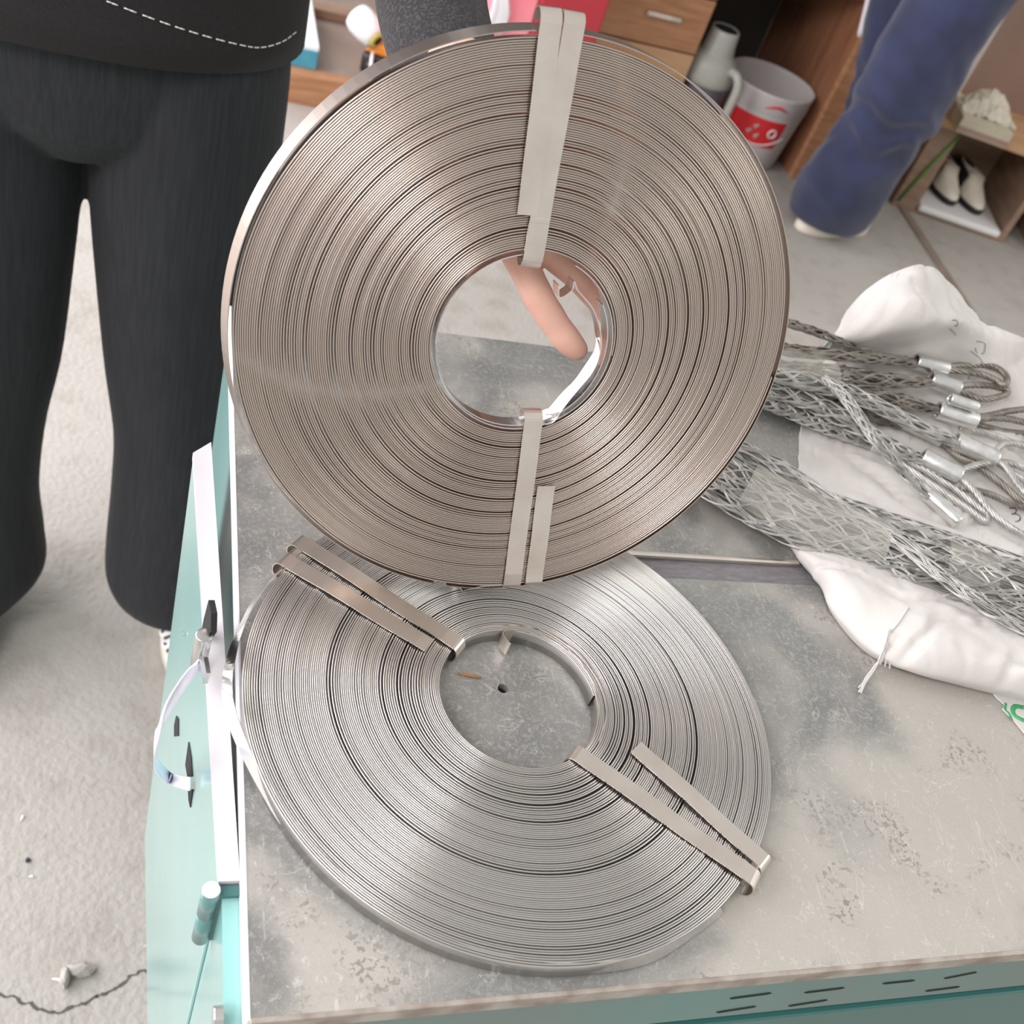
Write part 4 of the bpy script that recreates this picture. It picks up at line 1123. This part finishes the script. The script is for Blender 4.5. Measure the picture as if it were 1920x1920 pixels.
# red bin and plastic film
rb = empty('red_crate', (.95, 2.55, FZ), 'red plastic crate in front of the drawers', 'crate')
RY = 2.56
x1_ = aty(1132, 40, RY).x; x0_ = aty(1003, 40, RY).x; xl = aty(925, 30, RY).x
zt_ = -.10
m_ = MB(); m_.box(x0_, x1_, RY, RY + .16, FZ, zt_); bevel(m_.build('bin_front', 'red', rb), .006)
m_ = MB(); m_.box(xl, x0_ - .001, RY + .008, RY + .16, FZ, zt_); bevel(m_.build('bin_side', 'pink', rb), .006)
m_ = MB(); 
gv = []; 
for i in range(16):
    for j in range(10):
        x = xl - .012 + .038 * j / 9 * (1 + .3 * math.sin(i * 1.1)); z = -.50 + .40 * i / 15
        gv.append(Vector((x, RY - .006 - .010 * abs(noise.noise(Vector((i * .7, j * .7, 1)))), z)))
m_.add(gv, [(i * 10 + j, i * 10 + j + 1, i * 10 + j + 11, i * 10 + j + 10) for i in range(15) for j in range(9)])
fo = m_.build('plastic_film', 'film', None, True); fo.modifiers.new('s', 'SOLIDIFY').thickness = .0008
tag(fo, 'crumpled white plastic film against the pink side of the crate', 'plastic film')

# low platform with foam block, thread spool and power tool
pf = empty('low_platform', (.45, 2.6, FZ), 'low brown wooden platform on the floor behind the coil', 'platform')
m_ = MB(); m_.box(-.3, .66, 2.62, 2.66, FZ, -.722); bevel(m_.build('front_board', 'wood', pf), .002)
m_ = MB(); m_.box(-.3, .66, 2.66, 3.30, FZ, -.725); m_.build('deck', 'taupe', pf)
m_ = MB(); m_.box(-.3, .66, 2.98, 3.03, -.7245, -.700); tag(bevel(m_.build('wooden_batten', 'shelf', None), .003), 'brown wooden batten lying across the low platform', 'batten')
bx = empty('foam_block', (.33, 2.66, -.722), 'white topped blue foam block on the platform behind the person', 'foam block')
m_ = MB(); m_.box(.10, .377, 2.655, 2.97, -.722, -.676, bev=.003); m_.build('blue_layer', 'blue_foam', bx)
m_ = MB(); m_.box(.1005, .3765, 2.6555, 2.9695, -.676, -.664, bev=.002); m_.build('white_layer', 'foam', bx)
# power tool
pt = empty('power_tool', (.53, 2.76, -.722), 'orange and black power tool lying on the platform', 'power tool')
pc = at(704, 112, -.69)
mwt = Matrix.Translation(pc) @ Matrix.Rotation(math.radians(-20), 4, 'Z')
m_ = MB(); m_.box(-.028, .05, -.01, .07, -.03, .045, mwt, .010); m_.build('housing', 'orange', pt, True)
m_ = MB(); m_.box(-.030, .05, -.035, -.008, -.03, .022, mwt, .008); m_.tube([mwt @ Vector((.0, -.03, 0)), mwt @ Vector((.0, -.055, -.005))], .016, 16); m_.build('grip', 'black_plastic', pt, True)
m_ = MB(); m_.tube([mwt @ Vector((-.005, -.035, .03)), mwt @ Vector((.0, -.06, .02)), mwt @ Vector((.01, -.08, -.02))], .004, 8); m_.build('cord', 'film', pt, True)
# thread spool resting on the tool
sp = empty('thread_spool', at(705, 75, -.60), 'white thread spool with yellow core lying on the power tool', 'thread spool')
sa, sb = aty(668, 28, 2.76), aty(706, 74, 2.70)
ax = (sb - sa).normalized()
mws = Matrix.Translation(sa) @ ax.to_track_quat('Z', 'Y').to_matrix().to_4x4(); Ls = (sb - sa).length
m_ = MB(); m_.lathe([(.001, 0), (.020, 0), (.034, .004), (.038, .02), (.036, Ls * .6), (.030, Ls - .004), (.018, Ls), (.012, Ls - .001)], 32, mws); m_.build('thread', 'white', sp, True)
m_ = MB(); m_.lathe([(.023, Ls - .003), (.0225, Ls + .006), (.012, Ls + .007), (.010, Ls)], 28, mws); m_.build('core', 'yellow', sp, True)
m_ = MB(); m_.lathe([(.012, Ls + .0074), (.001, Ls + .0074)], 20, mws); m_.build('core_hole', 'dark', sp, True)

# ---------------------------------------------------------------- shelf unit at right
A0 = at(1712, 398, FZ); B0 = at(1868, 452, FZ); sv = (B0 - A0); sv.z = 0; SWd = sv.length; sv.normalize(); sn = Vector((-sv.y, sv.x, 0))
mS = Matrix.Translation(A0) @ Matrix((sv, sn, Vector((0, 0, 1)))).transposed().to_4x4()
sh = empty('shelf_unit', A0, 'brown board shelf unit with shoes in its bottom compartment', 'shelf unit')
HS = .265; DP = .32; tkk = .018


def sbox(n_, m, x0, x1, y0, y1, z0, z1, par=None, bev_=.001):
    m_ = MB(); m_.box(x0, x1, y0, y1, z0, z1, mS); o = m_.build(n_, m, par or sh); bevel(o, bev_); return o


sbox('side_panel', 'shelf', -.075, -.0, 0, DP, 0, HS)
sbox('side_panel', 'shelf', SWd, SWd + .02, 0, DP, 0, HS)
sbox('bottom_board', 'shelf', -.0, SWd, 0, DP, 0.0, .012)
sbox('shelf_board', 'pine', -.075, SWd + .5, -.0, DP, HS, HS + .02)
sbox('back_panel', 'shelf', -.075, SWd + .5, DP, DP + .01, 0, .9)
sbox('upper_back', 'shelf_pink', .05, SWd + .5, DP - .012, DP - .001, HS + .02, .80)
sbox('rail', 'sack_inner', -.02, .03, DP - .07, DP - .012, HS + .02, .85)
sbox('divider', 'shelf', SWd + .12, SWd + .14, .0, DP, 0, HS)
m_ = MB()
m_.tube([mS @ Vector((-.062, -.002, .02)), mS @ Vector((-.035, -.003, .14)), mS @ Vector((.0, -.002, .262))], .0055, 8, flat=.4); m_.build('green_strip', 'green', sh, True)
m_ = MB(); m_.box(.006, SWd - .006, -.012, DP - .03, .0125, .034, mS, .006); tag(m_.build('foam_pad', 'white', None, True), 'white foam pad in the bottom shelf compartment', 'foam pad')
for k, (dx, lab_) in enumerate(((.075, 'black and cream shoe on the foam pad, left of the pair'), (.165, 'black and cream shoe on the foam pad, right of the pair'))):
    c_ = mS @ Vector((dx + .02, .17, .034))
    e = empty('shoe', c_, lab_, 'shoe', 'pair of shoes in the shelf')
    ang = math.atan2(-sn.y, -sn.x) + .18
    mw_, s_, u_ = shoe(e, c_.x, c_.y, c_.z, ang, L_=.24, wd=.088, up='sole', so_='rubber', soleh=.018, hh=.075)
    m_ = MB(); 
    rings = []
    for x, w_, z0, z1 in ((-.115, .036, .02, .085), (-.06, .038, .02, .09), (-.01, .038, .025, .082), (.02, .034, .03, .066)):
        rings.append([mw_ @ Vector((x, w_ * math.cos(a), z0 + (z1 - z0) * max(0, math.sin(a)) + .0)) for a in [2 * math.pi * q / 20 for q in range(20)]])
    m_.loft(rings); m_.build('collar', 'rubber', e, True)
    m_ = MB(); m_.tube([mw_ @ Vector((.016, -.018, .074)), mw_ @ Vector((.016, .014, .074))], .008, 10, flat=.4); m_.build('tongue_tab', 'white', e, True)
# tissue box
tb0 = mS @ Vector((.0, -.035, HS + .0205))
mtb = Matrix.Translation(aty(1752, 238, (mS @ Vector((0, .03, 0))).y)) 
tb = empty('tissue_box', tb0, 'cream tissue box with paper pulled out, on top of the shelf', 'tissue box')
m_ = MB(); m_.box(-.045, .115, -.06, .10, HS + .0205, HS + .066, mS, .002); m_.build('carton', 'tissue_box', tb)
m_ = MB(); m_.box(-.0455, .1155, -.0605, -.059, HS + .024, HS + .040, mS); m_.build('pink_edge', 'shelf_pink', tb)
gr = []; NG = 26
for i in range(NG):
    for j in range(NG):
        u, v = i / (NG - 1) * 2 - 1, j / (NG - 1) * 2 - 1
        r_ = math.hypot(u, v); hgt = .062 * max(0, 1 - r_ ** 1.3) + .022 * noise.noise(Vector((u * 3, v * 3, 2))) + .012 * noise.noise(Vector((u * 7, v * 7, 5)))
        gr.append(mS @ Vector((.045 + u * .085, .05 + v * .07, HS + .068 + max(0, hgt))))
m_ = MB(); m_.add(gr, [(i * NG + j, (i + 1) * NG + j, (i + 1) * NG + j + 1, i * NG + j + 1) for i in range(NG - 1) for j in range(NG - 1)])
ti = m_.build('tissue', 'tissue', tb, False); ti.modifiers.new('s', 'SOLIDIFY').thickness = .002
# board standing between desk and shelf
m_ = MB(); m_.box(2.06, 2.10, 2.72, 3.1, FZ, -.30); tag(bevel(m_.build('pine_board', 'pine', None), .002), 'upright orange pine board between desk and shelf unit', 'board')

# ---------------------------------------------------------------- litter on the floor
def scrap(name, px, py, s_, m, label, cat, sd):
    g = random.Random(sd); c = at(px, py, FZ)
    bm = bmesh.new(); bmesh.ops.create_icosphere(bm, subdivisions=2, radius=1)
    vs = [c + Vector((v.co.x * s_[0] * (1 + .35 * g.uniform(-1, 1)), v.co.y * s_[1] * (1 + .3 * g.uniform(-1, 1)), max(0, (v.co.z * .9 + .55)) * s_[2])) for v in bm.verts]
    fs = [tuple(v.index for v in f.verts) for f in bm.faces]; bm.free()
    m_ = MB().add(vs, fs); return tag(m_.build(name, m, None), label, cat)


scrap('rubble', 150, 1822, (.016, .007, .010), 'concrete', 'flat grey rubble flake on the floor near the crack', 'rubble', 3)
scrap('rubble', 122, 1838, (.005, .012, .012), 'concrete', 'curled grey rubble crumb beside the larger flake', 'rubble', 4)
scrap('rubble', 275, 1776, (.003, .003, .004), 'concrete', 'tiny pebble on the floor close to the cabinet door', 'rubble', 5)
scrap('rubble', 52, 1614, (.003, .003, .003), 'ink', 'small dark pebble on the bare floor at far left', 'rubble', 6)
for (x0, y0, x1, y1, lb_) in ((38, 1540, 44, 1528, 'short white shred on the floor at far left'), (54, 1644, 62, 1647, 'curled white shred on the floor below the dark pebble'), (97, 1835, 118, 1846, 'white fibre sliver beside the rubble flake')):
    a, b = at(x0, y0, FZ + .0015), at(x1, y1, FZ + .0015); mid = (a + b) / 2 + Vector((.001, .002, .001))
    m_ = MB(); m_.tube([a, mid, b], [.0004, .0016, .0006], 6, flat=.4); tag(m_.build('paper_scrap', 'white', None, True), lb_, 'scrap')
